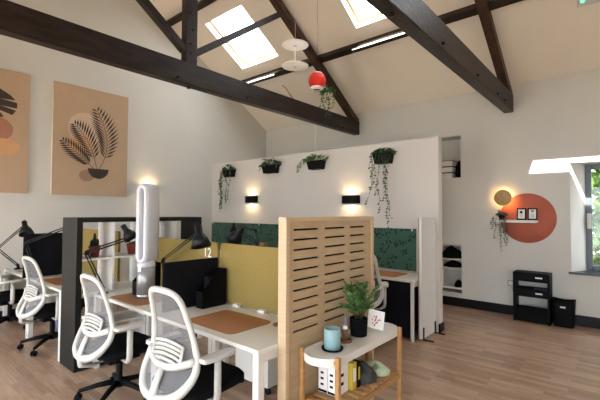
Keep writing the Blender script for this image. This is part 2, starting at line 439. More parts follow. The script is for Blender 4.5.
# ------------------------------------------------------------------ desks
def desk(x0, x1, y0, y1, label, group='white desks', lw=.025):
    t = thing('desk', label, 'desk', ((x0+x1)/2, (y0+y1)/2, 0), group=group)
    a = (x1-x0)/2 - .003; b = (y1-y0)/2
    MB().box(-a, a, -b, b, .703, .73).build('desktop', M['whitegloss'], t, bevel=.003)
    for sx in (-1, 1):
        for sy in (-1, 1):
            x = sx*(a-lw); y = sy*(b-lw)
            MB().box(x-lw, x+lw, y-lw, y+lw, 0, .703).build('leg', M['whitegloss'], t, bevel=.003)
        MB().box(sx*(a-.03)-.012, sx*(a-.03)+.012, -b+.06, b-.06, .64, .703).build('rail', M['whitegloss'], t, bevel=.002)
    MB().box(-a+.06, a-.06, b-.045, b-.02, .62, .703).build('rail', M['whitegloss'], t, bevel=.002)
    return t
DX1, DX2, DX3 = -1.668, -2.868, -4.045
desk(DX2, DX1+.003, 1.588, 2.2, 'white desk with bare right corner, against the birch slotted screen')
desk(DX3, DX2, 1.6, 2.2, 'white desk carrying the tall white air purifier')
desk(DX2, DX1, 2.26, 2.86, 'white desk behind the right mustard screen, mostly hidden')
desk(DX3, DX2, 2.26, 2.86, 'white desk hidden behind the left mustard screen and cube shelving')
dk = desk(-3.16, -1.965, 4.41, 4.97, 'white desk under the green felt panel, seen right of the birch screen', lw=.017)
MB().box(.04,.562,-.232,-.208,.02,.70).build('modesty_panel', M['charcoal'], dk, bevel=.004)['label'] = 'black felt front panel'
desk(-5.56, -4.365, 4.41, 4.97, 'white desk at the far left end of the green felt panel, carrying a black lamp')
desk(-4.36, -3.165, 4.41, 4.97, 'white desk under the green felt panel, hidden behind the mustard screens')
desk(-5.56, -4.45, 1.44, 2.02, 'white desk at left beyond the cube shelving, right of the black panel')
desk(-6.705, -5.57, 1.44, 2.02, 'white desk at far left against the picture wall')

def felt_screen(x0, x1, y, z0, z1, label, number=None):
    t = thing('felt_desk_screen', label, 'desk divider', ((x0+x1)/2, y, z0), group='mustard desk screens')
    a = (x1-x0)/2 - .008; h = z1-z0; r = .03
    po = []
    for (cx, cy, a0) in ((a-r, r, -90), (a-r, h-r, 0), (-a+r, h-r, 90), (-a+r, r, 180)):
        for k in range(6):
            q = math.radians(a0 + 18*k); po.append((cx + r*math.cos(q), cy + r*math.sin(q)))
    MB().prism(po, lambda p: V((p[0], -.014, p[1])), lambda p: V((p[0], .014, p[1]))).build('felt_panel', M['yellow'], t)
    for sx in (-.55, .0, .55):
        MB().box(sx*a-.035, sx*a+.035, -.05, .016, -.004, .018).build('clamp', M['white'], t, bevel=.003)
    if number:
        cu = bpy.data.curves.new('number', 'FONT'); cu.body = number; cu.size = .125; cu.extrude = .002; cu.align_x = 'CENTER'
        o = bpy.data.objects.new('number', cu); COL.objects.link(o); dg = bpy.context.evaluated_depsgraph_get()
        me = bpy.data.meshes.new_from_object(o.evaluated_get(dg)); bpy.data.objects.remove(o)
        o = bpy.data.objects.new('number', me); COL.objects.link(o); me.materials.clear(); me.materials.append(M['paper'])
        o.parent = t; o.rotation_euler = (PI/2, 0, 0); o.location = (.42, -.017, .385); o['label'] = 'white number 12'
    return t
felt_screen(DX2+.02, DX1-.02, 2.23, .735, 1.262, 'mustard felt screen beside the birch slotted screen')
felt_screen(DX3+.02, DX2-.01, 2.23, .735, 1.262, 'mustard felt screen with a white number 12', '12')
felt_screen(-5.56, -4.47, 2.04, .735, 1.315, 'mustard felt screen at left seen through the cube shelving')

# black felt side panels between the desks
def side_panel(x, y0, y1, z0, z1, label):
    o = MB().box(-.012, .012, -(y1-y0)/2, (y1-y0)/2, 0, z1-z0).build('desk_side_panel', M['charcoal'], None, (x, (y0+y1)/2, z0), bevel=.008)
    return tag(o, label, 'desk divider', 'black side panels')
side_panel(-2.868, 1.66, 2.205, .732, 1.132, 'black felt side panel standing between air purifier and right desk')
side_panel(-5.565, 1.38, 1.98, .732, 1.268, 'black felt side panel at left, behind the chair next to the cube shelving')

# leather desk mats
def desk_mat(x, y, w, d, label):
    r = .05; po = []
    for (cx, cy, a0) in ((w/2-r, -d/2+r, -90), (w/2-r, d/2-r, 0), (-w/2+r, d/2-r, 90), (-w/2+r, -d/2+r, 180)):
        for k in range(5):
            q = math.radians(a0 + 22.5*k); po.append((cx + r*math.cos(q), cy + r*math.sin(q)))
    o = MB().prism(po, lambda p: V((p[0], p[1], 0)), lambda p: V((p[0], p[1], .004))).build('desk_mat', M['leather'], None, (x, y, .7305))
    return tag(o, label, 'desk mat', 'tan leather desk mats')
desk_mat(-2.285, 1.865, .54, .41, 'tan leather desk mat on the bare right front desk')
desk_mat(-3.50, 1.83, .56, .41, 'tan leather desk mat under the air purifier')
desk_mat(-2.52, 4.68, .56, .42, 'tan leather desk mat on the desk below the green panel')
desk_mat(-5.02, 1.70, .56, .40, 'tan leather desk mat at left between black panel and cube shelving')
desk_mat(-6.05, 1.70, .56, .40, 'tan leather desk mat on the far left desk by the picture wall')
o = MB().lathe([(.045,0),(.045,.01),(.04,.012)], n=28).build('coaster', M['cork'], None, (-1.93, 2.04, .731)); tag(o, 'round brown wooden coaster on desk corner beside the birch screen', 'coaster')

# ------------------------------------------------------------------ birch slotted screen
PW = (-1.665, -1.598, 1.70, 2.82, .03, 1.517)
t = thing('slotted_screen', 'pale birch plywood screen with rows of black slots at the desk end', 'room divider', (-1.63, 2.283, 0))
x0, x1, y0, y1, z0, z1 = -.034, .034, -.536, .536, .02, 1.517
for (b, nm) in (((x0,x1,y0,y0+.034,z0,z1),'side_board'), ((x0,x1,y1-.034,y1,z0,z1),'side_board'), ((x0,x1,y0+.034,y1-.034,z1-.03,z1),'top_board'), ((x0,x1,y0+.034,y1-.034,z0,z0+.06),'bottom_board')):
    MB().box(*b).build(nm, M['birchedge'], t, bevel=.003)
sl = MB(); holes = []
cols = [(-.455,-.195), (-.125,.13), (.195,.405)]
for i in range(11):
    zt = 1.436 - i*.0642
    for (a, b) in cols: holes.append((a, b, zt-.0065, zt+.0065))
ya, yb, za, zb = y0+.034, y1-.034, z0+.06, z1-.03
for x in (.022, -.022):
    grid_holes(sl, (ya, yb), (za, zb), holes, lambda y, z, x=x: V((x, y, z)), 0)
for (a, b, c0, c1) in holes:
    A = [V((.022,a,c0)), V((.022,b,c0)), V((.022,b,c1)), V((.022,a,c1))]; B = [p - V((.012,0,0)) for p in A]
    sl.add(A+B, [(0,1,5,4),(1,2,6,5),(2,3,7,6),(3,0,4,7)], 0)
    B2 = [p - V((.0435,0,0)) for p in A]
    sl.add(B+B2, [(0,1,2,3),(7,6,5,4)], 1)
sl.build('slotted_panel', [M['birch'], M['blackfab']], t)

# ------------------------------------------------------------------ cube shelving unit
UX0, UX1, UY0, UY1, UZ = -4.43, -4.05, 1.435, 2.865, 1.482
t = thing('cube_shelving', 'tall graphite cube shelving unit with white inner shelves dividing the desks', 'shelving unit', ((UX0+UX1)/2, (UY0+UY1)/2, 0))
a, b = (UX1-UX0)/2, (UY1-UY0)/2
for s in (-1, 1):
    MB().box(-a, a, s*b-.055 if s > 0 else -b, b if s > 0 else -b+.055, 0, UZ).build('side_panel', M['shelfdark'], t, bevel=.003)
MB().box(-a, a, -b+.055, b-.055, UZ-.045, UZ).build('top_panel', M['shelfdark'], t, bevel=.003)
MB().box(-a, a, -b+.055, b-.055, 0, .05).build('bottom_panel', M['shelfdark'], t, bevel=.003)
for z in (.385, .722, 1.058):
    MB().box(-a+.004, a-.004, -b+.055, b-.055, z, z+.018).build('shelf_board', M['white'], t)
for k in (1, 2, 3):
    y = -b + 2*b*k/4
    for (za, zb) in ((.05,.385), (.403,.722), (.74,1.058), (1.076, UZ-.045)):
        MB().box(-a+.004, a-.004, y-.009, y+.009, za, zb).build('divider', M['white'], t)

def cactus_pot(x, y, z, label, kind):
    t = thing('potted_cactus' if kind == 0 else 'potted_succulent', label, 'potted plant', (x, y, z), group='red pots in the cube shelving')
    MB().lathe([(.040,0),(.055,.095),(.060,.096),(.060,.115),(.052,.115),(.05,.09),(0,.088)], cap=False).build('pot', M['red'], t)
    f = MB()
    if kind == 0:
        for (dx, dy, h) in ((0,0,.16),(-.022,.012,.13),(.02,-.015,.12),(.01,.025,.10),(-.015,-.025,.09)):
            f.lathe([(.012,.08),(.015,.085+h*.3),(.015,.08+h*.8),(.008,.08+h),(.001,.085+h)], (dx,dy,0), 8)
        f.build('cactus', M['cactus'], t)
    else:
        for k in range(16):
            q = k*2.4; f.leaf((0,0,.088), (math.cos(q)*.6, math.sin(q)*.6, .8), .07, .02)
        f.build('leaves', M['leafdark'], t)
cactus_pot(-4.20, 1.66, 1.077, 'red pot with upright dark cactus in the cube shelving by its front post', 0)
cactus_pot(-4.17, 2.04, 1.077, 'red pot with low plant in cube shelving behind the black lamp head', 1)

# ------------------------------------------------------------------ office chairs
def make_chair(label, dz):
    t = thing('office_chair', label, 'chair', group='white mesh office chairs')
    # five star base
    for k in range(5):
        q = 2*PI*k/5 + .3; d = V((math.cos(q), math.sin(q), 0))
        lg = MB().tube([d*.03+V((0,0,.125)), d*.16+V((0,0,.11)), d*.30+V((0,0,.078))], [.026,.022,.016], 8).build('base_leg', M['black'], t)
        cs = MB(); n = d.cross(V((0,0,1))); rot = V((0,1,0)).rotation_difference(n).to_matrix()
        for s in (-1, 1):
            cs.lathe([(.012,-.009),(.027,-.009),(.028,0),(.027,.009),(.012,.009)], d*.305+V((0,0,.028))+n*(s*.014), 14, M=V((0,0,1)).rotation_difference(n).to_matrix())
        cs.tube([d*.305+V((0,0,.03)), d*.305+V((0,0,.075))], .008, 6)
        cs.build('castor', M['black'], lg)
    MB().lathe([(.042,.09),(.042,.15),(.026,.16),(.026,.30),(.019,.31),(.019,.44+dz)], n=16).build('gas_column', M['black'], t)
    # seat
    z = .46+dz
    pr = []
    for k in range(36):
        q = 2*PI*k/36; c, s_ = math.cos(q), math.sin(q); e = .42
        pr.append((.245*math.copysign(abs(c)**e, c), .235*math.copysign(abs(s_)**e, s_) + .02))
    s = MB(); n = len(pr); lv = [(.90,-.035),(1,-.015),(1,.015),(.93,.035),(.6,.042),(.2,.036)]
    vs = [V((p[0]*a, (p[1]-.02)*a+.02, z+h)) for (a, h) in lv for p in pr]; fs = []
    for i in range(len(lv)-1):
        for j in range(n): fs.append((i*n+j, i*n+(j+1) % n, (i+1)*n+(j+1) % n, (i+1)*n+j))
    fs.append(tuple(reversed(range(n)))); fs.append(tuple(range((len(lv)-1)*n, len(lv)*n)))
    s.add(vs, fs, 0, True).build('seat', M['blackfab'], t)
    m = MB().box(-.11,.11,-.14,.13,z-.10,z-.036); m.build('tilt_mechanism', M['black'], t, bevel=.012)
    # arms
    for sx in (-1, 1):
        ar = MB()
        ar.tube([(sx*.08,-.03,z-.062),(sx*.225,-.05,z-.06),(sx*.262,-.06,z-.04),(sx*.27,-.06,z+.0),(sx*.27,-.06,z+.22)], .017, 8, flat=1.5, up=(0,1,0))
        am = ar.build('armrest', M['plastic'], t)
        pd = MB(); po = []
        for k in range(24):
            q = 2*PI*k/24; c, s_ = math.cos(q), math.sin(q); e = .5
            po.append((sx*.27 + .042*math.copysign(abs(c)**e, c), -.06 + .125*math.copysign(abs(s_)**e, s_)))
        pd.prism(po, lambda p: V((p[0], p[1], z+.213)), lambda p: V((p[0], p[1], z+.240)))
        pd.build('arm_pad', M['plastic'], am, bevel=.006)
    # back
    half = [(0,1.08),(.065,1.076),(.115,1.06),(.145,1.025),(.160,.97),(.173,.90),(.188,.82),(.205,.745),(.224,.68),(.234,.62),(.222,.565),(.185,.512),(.13,.478),(.07,.462),(0,.457)]
    def yb(zz):
        tt = [(.44,-.318),(.49,-.305),(.55,-.28),(.62,-.245),(.70,-.216),(.78,-.212),(.88,-.226),(.98,-.25),(1.08,-.28)]
        for (a, b), (c, d) in zip(tt, tt[1:]):
            if zz <= c: return b + (d-b)*max(0, (zz-a))/(c-a)
        return tt[-1][1]
    P = lambda x, zz: V((x, yb(zz) + .9*x*x, zz+dz))
    # smooth the outline with Catmull-Rom
    pts = [V((x, zz)) for x, zz in half] + [V((-x, zz)) for x, zz in reversed(half[1:-1])]
    out = []
    nP = len(pts)
    for i in range(nP):
        p0, p1, p2, p3 = pts[i-1], pts[i], pts[(i+1) % nP], pts[(i+2) % nP]
        for k in range(3):
            u = k/3
            q = .5*((2*p1) + (p2-p0)*u + (2*p0-5*p1+4*p2-p3)*u*u + (3*p1-p0-3*p2+p3)*u**3)
            out.append(q)
    fr = MB()
    rr = [.0195 + .009*min(1, max(0, (.80-q.y)/.3)) for q in out]
    fr.tube([P(q.x, q.y) for q in out], rr, 10, closed=True, flat=.85, up=(0,1,0))
    # lumbar yoke and spine
    yk = [V((x, .680 - .055*(1-(x/.222)**2)**1.0)) for x in [(-.222 + .444*k/12) for k in range(13)]]
    fr.tube([P(q.x, q.y) + V((0,-.012,0)) for q in yk], .024, 8, flat=.7, up=(0,1,0))
    fr.tube([P(0,.63)+V((0,-.012,0)), P(0,.54)+V((0,-.012,0)), P(0,.47)+V((0,-.01,0)), V((0,-.31,.395+dz)), V((0,-.22,.37+dz)), V((0,-.10,.375+dz))], [.026,.028,.034,.034,.03,.028], 8, flat=.6, up=(0,1,0))
    bk = fr.build('back_frame', M['plastic'], t)
    # mesh web
    web = MB(); rows = []
    zs = [1.07,1.04,.99,.93,.87,.81,.75,.69,.63,.57,.53,.495,.47]
    def wid(zz):
        for (a, b), (c, d) in zip(half, half[1:]):
            if d <= zz <= b: return a + (c-a)*(b-zz)/(b-d+1e-9)
        return 0
    vs = []; nc = 9
    for zz in zs:
        ww = wid(zz)
        for k in range(nc): vs.append(P(ww*(-1+2*k/(nc-1)), zz) + V((0,.004,0)))
    fs = [(i*nc+j, i*nc+j+1, (i+1)*nc+j+1, (i+1)*nc+j) for i in range(len(zs)-1) for j in range(nc-1)]
    web.add(vs, fs, 0, True).build('mesh_web', M['chairmesh'], bk)
    lp = MB()
    for k in range(5):
        zz = .665 + k*.026
        lp.tube([P(x, zz - 1.2*x*x) + V((0,-.016,0)) for x in (-.14,-.07,0,.07,.14)], .0115, 6, flat=.6, up=(0,1,0))
    for sx in (-1,1):
        lp.tube([P(sx*.14, .63)+V((0,-.016,0)), P(sx*.14,.75)+V((0,-.016,0))], .010, 6)
    lp.build('lumbar_pad', M['plastic'], bk)
    return t
ch = make_chair('white mesh office chair nearest the viewer, drawn up to the bare right desk', .0)
ch.location = (-2.155, 1.50, 0); ch.rotation_euler.z = math.radians(4)
lo = make_chair('white mesh office chair at the air purifier desk, second from the birch screen', -.045)
lo.location = (-3.27, 1.51, 0); lo.rotation_euler.z = math.radians(3)
dup(lo, (-5.04, 1.55, 0), math.radians(6), 'white mesh office chair seen just left of the cube shelving')
dup(lo, (-6.29, 1.43, 0), math.radians(5), 'white mesh office chair cut off at the left picture edge')
dup(ch, (-2.49, 4.11, 0), math.radians(30), 'white mesh office chair half hidden behind the birch screen, at the green panel desk')

# ------------------------------------------------------------------ anglepoise desk lamps
def desk_lamp(label, base, elbow, head, aim, group='black desk lamps', size=1.0, rise=0):
    base = V(base); e = V(elbow)-base; h = V(head)-base
    t = thing('desk_lamp', label, 'lamp', base, group=group)
    MB().lathe([(.05,0),(.05,.012),(.02,.018),(.016,.05)], n=18).build('lamp_base', M['blackmetal'], t)
    def rods(a, b, nm):
        a = V(a); b = V(b); d = (b-a).normalized(); s = d.cross(V((0,0,1)))
        s = s.normalized() if s.length > .05 else V((1,0,0)); u = s.cross(d)
        m = MB()
        for k in (-1, 1): m.tube([a+u*(k*.012), b+u*(k*.012)], .0068, 6)
        m.bar(a-d*.005, a+d*.03, .014, .036, up=u); m.bar(b-d*.03, b+d*.005, .014, .036, up=u)
        return m.build(nm, M['blackmetal'], t)
    rods((0,0,.05), e, 'lower_arm'); rods(e, h, 'upper_arm')
    aim = V(aim).normalized(); R = V((0,0,-1)).rotation_difference(aim).to_matrix()
    q = size
    prof = [(.022*q,.075*q),(.026*q,.07*q),(.026*q,.02*q),(.034*q,.005*q),(.055*q,-.03*q),(.072*q,-.085*q),(.070*q,-.085*q),(.052*q,-.03*q),(.03*q,.0)]
    c0 = h + aim*.03 + V((-.3*rise,0,rise))
    sh = MB().lathe(prof, c0, 22, M=R, cap=False).add([], [])
    sh.lathe([(.022*q,.074*q),(.008*q,.079*q)], c0, 16, M=R)
    if rise: sh.tube([h, c0], .009, 6)
    so = sh.build('lamp_shade', M['blackmetal'], t)
    cb = MB(); k = h - aim*.05
    cb.tube([h + (e-h).normalized()*.02, h + (e-h).normalized()*.03+V((0,0,.05)), k+V((0,0,.035)), k+V((0,0,.0))], .0025, 5)
    cb.build('cable', M['black'], t)
    return t
desk_lamp('black anglepoise desk lamp at far left in front of the picture wall', (-6.5,1.56,.731), (-6.40,1.30,1.04), (-5.80,1.45,1.365), (.55,.05,-1), size=1.15)
desk_lamp('black anglepoise desk lamp at left, its arm ending behind the graphite front post', (-5.48,1.50,.731), (-5.48,1.385,1.165), (-4.90,1.63,1.36), (.4,.1,-1))
desk_lamp('black anglepoise desk lamp reaching across the cube shelving beside the red pots', (-3.97,1.655,.731), (-3.97,1.49,1.15), (-3.90,1.85,1.265), (.45,.35,-.8), size=1.05, rise=.10)
desk_lamp('black anglepoise desk lamp with its head above the number 12', (-3.66,2.15,.731), (-3.66,2.12,1.05), (-2.85,1.99,1.372), (.35,-.05,-1), size=1.22)
desk_lamp('black anglepoise desk lamp behind the right mustard screen', (-2.40,2.62,.731), (-2.68,2.53,1.25), (-2.90,2.49,1.352), (-.75,.05,-.75), size=1.15)
desk_lamp('black anglepoise desk lamp before the green panel, only its upper arm in view', (-5.05,4.85,.731), (-5.08,4.74,1.22), (-5.66,4.72,1.29), (-.2,0,-1))

# ------------------------------------------------------------------ tall air purifier
t = thing('air_purifier', 'tall white air purifier tower with an oval loop on the desk', 'air purifier', (-3.51, 1.86, .735), math.radians(18))
MB().lathe([(.080,0),(.086,.004),(.086,.03),(.082,.034)], n=36).build('foot', M['silver'], t)
MB().lathe([(.082,.034),(.082,.285)], n=36).build('grille_drum', M['grille'], t)
MB().lathe([(.084,.285),(.084,.305),(.074,.345),(.05,.37)], n=36).build('collar', M['lightgrey'], t)
MB().box(-.02,.02,-.087,-.079,.245,.295).build('badge', M['white'], t, bevel=.002)
lp = MB(); h0, h1, ww = .345, 1.065, .047
path = []
for k in range(13): q = PI*k/12; path.append((ww*math.cos(q), h1-ww-.02+ww*math.sin(q)*1.25))
for k in range(13): q = PI + PI*k/12; path.append((ww*math.cos(q), h0+ww+ww*math.sin(q)*1.1))
n = len(path); vs = []; fs = []
sec = [(-.024,-.10),(-.012,-.112),(.012,-.112),(.024,-.06),(.024,.06),(.014,.105),(-.012,.105),(-.024,.04)]
for i, (x, z) in enumerate(path):
    a = V((path[(i+1) % n][0]-path[i-1][0], 0, path[(i+1) % n][1]-path[i-1][1])).normalized(); nr = V((a.z, 0, -a.x))
    for (u, v) in sec: vs.append(V((x, v*.8, z)) + nr*u)
m = len(sec)
for i in range(n):
    for j in range(m): fs.append((i*m+j, i*m+(j+1) % m, ((i+1) % n)*m+(j+1) % m, ((i+1) % n)*m+j))
vs = [v + V((.012,0,0)) for v in vs]
lpo = lp.add(vs, fs, 0, True).build('air_loop', M['lightgrey'], t)
sm = MB(); ring = [V((x*1.36+.012, .028, z if z < .8 else z+.012)) for x, z in path]
sm.tube(ring, .0035, 6, closed=True); sm.build('loop_seam', M['black'], lpo)

# magazine files
def magfile(x, y, label, h=.31, rz=0):
    t = thing('magazine_file', label, 'magazine file', (x, y, .7315), rz, group='black magazine files')
    prof = [(-.125,0),(.125,0),(.125,h),(.045,h),(-.125,h*.45)]
    b = MB()
    for s in (-1, 1):
        b.prism(prof, lambda p, s=s: V((s*.045-s*.003, p[0], p[1])), lambda p, s=s: V((s*.045, p[0], p[1])))
    b.box(-.042,.042,.122,.125,.003,h).box(-.042,.042,-.125,-.122,.003,h*.45).box(-.042,.042,-.125,.125,0,.003)
    b.build('holder', M['black'], t)
    b = MB().box(-.036,.036,-.05,.118,.004,h*.80); b.build('papers', M['charcoal'], t)
magfile(-2.765, 2.065, 'black magazine file in front of the mustard screen on the right front desk', .315)
magfile(-3.655, 1.945, 'black magazine file standing beside the silver foot of the air purifier', .30)

o = MB().lathe([(.033,0),(.036,.01),(.036,.20),(.031,.20),(.031,.02)], n=20, cap=False).build('wooden_cup', M['cork'], None, (-2.43,2.36,.731)); 
o.data.materials.clear(); o.data.materials.append(M['cork']); tag(o, 'brown wooden cylinder peeping over the mustard screen by the birch screen', 'container')
o.scale = (1,1,2.75)

# pedestals under the desks
def pedestal(x, y, w, d, h, m, label, face=-1):
    t = thing('drawer_pedestal', label, 'drawer unit', (x, y, 0))
    MB().box(-w/2,w/2,-d/2,d/2,.07,h).build('body', m, t, bevel=.004)
    dh = (h-.08)/3
    for k in range(3):
        dr = MB().box(-w/2+.004,w/2-.004,face*(d/2+.002)-.008,face*(d/2+.002)+.008,.075+dh*k+.003,.075+dh*(k+1)-.003).build('drawer', m, t, bevel=.003)
    for sx in (-1,1):
        for sy in (-1,1):
            MB().lathe([(.012,-.012),(.028,-.012),(.028,.012),(.012,.012)], (sx*(w/2-.04), sy*(d/2-.04), .028), 14, M=Matrix.Rotation(PI/2,3,'X')).box(sx*(w/2-.04)-.012, sx*(w/2-.04)+.012, sy*(d/2-.04)-.012, sy*(d/2-.04)+.012, .04, .071).build('castor', M['blackmetal'], t)
pedestal(-2.52, 2.56, .42, .50, .58, M['whitegloss'], 'white drawer pedestal on castors under the desks beside the birch screen', 1)
pedestal(-2.26, 4.77, .42, .38, .60, M['black'], 'black drawer pedestal under the desk below the green panel')
tb = thing('waste_bin', 'small blue bin on the floor under the left desk behind chairs', 'bin', (-5.33,1.80,0))
MB().lathe([(.10,0),(.13,.29),(.135,.30),(.125,.29),(.095,.01)], n=20, cap=False).build('bin_body', M['bin'], tb); 
MB().lathe([(.096,.005),(.0,.006)], n=20, cap=False).build('bin_bottom', M['bin'], tb)

# ------------------------------------------------------------------ green felt panels on the partition
t = thing('felt_wall_panel', 'dark green patterned felt panel along the foot of the white partition', 'felt panel', (-4.43, 4.985, .755))
xs = [-2.25, -.75, .75, 2.25]
for k in range(3):
    MB().box(xs[k]+.002, xs[k+1]-.002, -.012, .012, 0, .572).build('panel', M['green'], t, bevel=.004)
for x in (-2.2, -.8, -.05, .8, 1.5, 2.2):
    MB().box(x-.012, x+.012, -.016, .013, .54, .585).build('clip', M['lightgrey'], t, bevel=.002)

# white free-standing end screen
t = thing('end_screen', 'white free-standing screen with black feet beside the partition end', 'room divider', (-1.935, 4.765, 0))
MB().box(-.022,.022,-.225,.225,.012,1.488).build('board', M['white'], t, bevel=.003)
MB().box(-.0225,-.012,-.2285,-.2255,.012,1.488).build('edge_strip', M['brownbox'], t)
for y in (-.19,.18):
    MB().box(-.022,.15,y-.014,y+.014,0,.012).box(.022,.034,y-.014,y+.014,.012,.15).build('foot', M['blackmetal'], t, bevel=.002)

# ------------------------------------------------------------------ foliage
def vine(mb, p, length, wander=.03, lw=.022, step=.035, lean=(0,0), mi_leaf=1):
    p = V(p); pts = [p.copy()]; n = int(length/step); ymax = p.y+.03; dx = V((lean[0], lean[1], 0))
    for i in range(n):
        p = p + V((random.uniform(-wander,wander), random.uniform(-wander,wander)*.5, -step)) + dx*step; p.y = min(p.y, ymax)
        pts.append(p.copy())
    mb.tube(pts, .002, 4, 0)
    for q in pts[1:]:
        for k in range(2):
            if random.random() < .75:
                mb.leaf(q, (random.uniform(-1,1), random.uniform(-1,.1), random.uniform(-.9,.2)), lw*random.uniform(.9,1.5), lw*random.uniform(.7,1.1), mi_leaf)
def tuft(mb, c, rx, ry, h, n, l, w, up=.45):
    c = V(c)
    for k in range(n):
        q = random.uniform(0, 2*PI); r = random.random()**.5
        b = c + V((math.cos(q)*rx*r, math.sin(q)*ry*r, random.uniform(0,h)*(1.1-r)))
        mb.leaf(b, (math.cos(q)*random.uniform(.3,1), math.sin(q)*random.uniform(.3,1), random.uniform(-.3,1)*up+.1), l*random.uniform(.7,1.3), w*random.uniform(.7,1.3), 1)

def planter(x, w, h, label, kind):
    t = thing('wall_planter', label, 'potted plant', (x, PY, 2.245), group='black wall planters on the partition')
    d = .15; b = MB(); T = w/2; B = w/2-.03
    def ring(hw, y0, y1, z): return [V((-hw,y0,z)), V((hw,y0,z)), V((hw,y1,z)), V((-hw,y1,z))]
    o = ring(B,-d+.02,-.001,0) + ring(T,-d,-.001,h) + ring(T-.012,-d+.012,-.013,h) + ring(T-.012,-d+.012,-.013,h-.03)
    fs = [(3,2,1,0),(12,13,14,15)]
    for l in range(3):
        for j in range(4): fs.append((l*4+j, l*4+(j+1) % 4, l*4+4+(j+1) % 4, l*4+4+j))
    b.add(o, fs); b.build('planter_box', M['black'], t, bevel=.004)
    f = MB(); c0 = (0, -d/2, h-.02)
    if kind == 'trail_long':
        tuft(f, c0, w*.5, .07, .13, 70, .075, .045)
        for (x0, L, ln) in ((-.14,.62,-.05), (-.12,.75,-.06), (-.10,.86,-.10), (-.05,.78,-.03), (.0,.66,0), (.13,.66,-.10), (-.16,.50,-.12), (-.15,.70,-.02)):
            vine(f, (x0, -d-.01, h), L, .022, .031, .036, (ln, 0))
    elif kind == 'bushy':
        tuft(f, c0, w*.62, .08, .15, 110, .095, .04)
        for x0 in (-.2,.2): vine(f, (x0,-d,h+.05), .14, .03, .03, .03)
    elif kind == 'fern':
        tuft(f, c0, w*.55, .07, .12, 90, .11, .03)
        for k in range(4):
            q = [V((-.12,-.08,h)), V((-.2,-.09,h+.05-.02*k)), V((-.28,-.1,h+.02-.03*k)), V((-.33,-.1,h-.05-.03*k))]
            f.tube(q, .002, 4)
            for p in q[1:]: f.leaf(p, (-1,-.3,-.5), .07, .035, 1)
    else:
        tuft(f, c0, w*.5, .07, .10, 120, .065, .045)
        for (x0, L, ln) in ((-.15,.55,.02), (-.11,.75,0), (-.06,.62,.03), (.01,.92,.04), (.05,1.06,.0), (.09,.7,.02), (.12,.5,.03), (-.16,.3,-.1), (-.02,.85,.05)):
            vine(f, (x0, -d-.01, h), L, .02, .026, .04, (ln, 0))
    f.build('foliage', [M['stem'], M['leafdark'] if kind != 'fern' else M['leaf']], t)
planter(-6.07, .26, .14, 'black wall planter with long thin trailing strands, leftmost on the partition', 'trail_long')
planter(-4.90, .33, .145, 'black wall planter with a bushy plant above the left wall light', 'bushy')
planter(-3.855, .30, .14, 'black wall planter with a low spreading fern, third from left on partition', 'fern')
planter(-2.64, .28, .15, 'black wall planter with dense long trailing ivy near the partition end', 'ivy')

# ------------------------------------------------------------------ up-and-down wall lights
def area(name, loc, direction, size, power, col, sy=None):
    l = bpy.data.lights.new(name, 'AREA'); l.energy = power; l.color = col; l.size = size
    if sy: l.shape = 'RECTANGLE'; l.size_y = sy
    o = bpy.data.objects.new(name, l); COL.objects.link(o); o.location = loc
    o.rotation_euler = V(direction).to_track_quat('-Z', 'Y').to_euler()
    return o
def sconce(x, y, z, label, rz=0):
    t = thing('wall_light', label, 'wall light', (x, y, z), rz, group='black up and down wall lights')
    n = 14; vs = []
    prof = [(.15*math.cos(PI*k/n), -.02-.085*math.sin(PI*k/n)**.6) for k in range(n+1)]
    b = MB()
    pi_ = [(p[0]*.93, p[1]*.93) for p in prof]
    for (A, flip) in ((prof, 0), (pi_, 1)):
        o = len(b.v)
        vs = [V((p[0], p[1], zz)) for zz in (-.06,.06) for p in A]; k = len(A)
        b.add(vs, [(j, j+1, k+j+1, k+j) for j in range(k-1)], 0, True)
    k = len(prof)
    for zz in (-.06,.06):
        b.add([V((p[0],p[1],zz)) for p in prof] + [V((p[0],p[1],zz)) for p in pi_], [(j, j+1, k+j+1, k+j) for j in range(k-1)], 0)
    b.box(-.15,.15,-.022,0,-.06,.06)
    b.build('housing', M['black'], t)
    MB().box(-.10,.10,-.09,-.03,-.012,.012).build('lens', M['lampglow'], t)
    R = Matrix.Rotation(rz, 3, 'Z')
    for s in (1, -1):
        area('wall_light_lamp', V((x,y,z)) + R @ V((0,-.055,s*.02)), R @ V((0,.25,s)), .05, .9, (1,.70,.36))
sconce(-5.45, PY, 1.783, 'black half-round wall light glowing on the partition, left one')
sconce(-3.215, PY, 1.742, 'black half-round wall light glowing on the partition, right one')
sconce(GX, 3.56, 1.95, 'black half-round wall light on the picture wall hidden behind the air purifier', PI/2)

# ------------------------------------------------------------------ pictures
def wall_canvas(y0, y1, z0, z1, label, draw):
    t = thing('canvas_picture', label, 'picture', (GX, (y0+y1)/2, z0), group='tan canvas prints')
    a = (y1-y0)/2; h = z1-z0
    b = MB()
    b.add([V((.04,-a,0)), V((.04,a,0)), V((.04,a,h)), V((.04,-a,h)), V((.002,-a,0)), V((.002,a,0)), V((.002,a,h)), V((.002,-a,h))], [(0,1,2,3)], 0)
    b.f += [(0,4,5,1),(1,5,6,2),(2,6,7,3),(3,7,4,0),(7,6,5,4)]; b.m += [1]*5; b.sm += [False]*5
    draw(b, a, h)
    b.build('canvas', [M['canvas'], M['canvasedge'], M['inkpeach'], M['inkorange'], M['inktaupe'], M['inkdark'], M['inkrust']], t)
def ell(b, cy, cz_, ry, rz_, mi, lay, lo=0, hi=2*PI, n=40):
    pts = [V((.0405+lay*.0006, cy+ry*math.cos(lo+(hi-lo)*k/n), cz_+rz_*math.sin(lo+(hi-lo)*k/n))) for k in range(n+(0 if hi-lo > 6.2 else 1))]
    b.add(pts, [tuple(range(len(pts)))], mi)
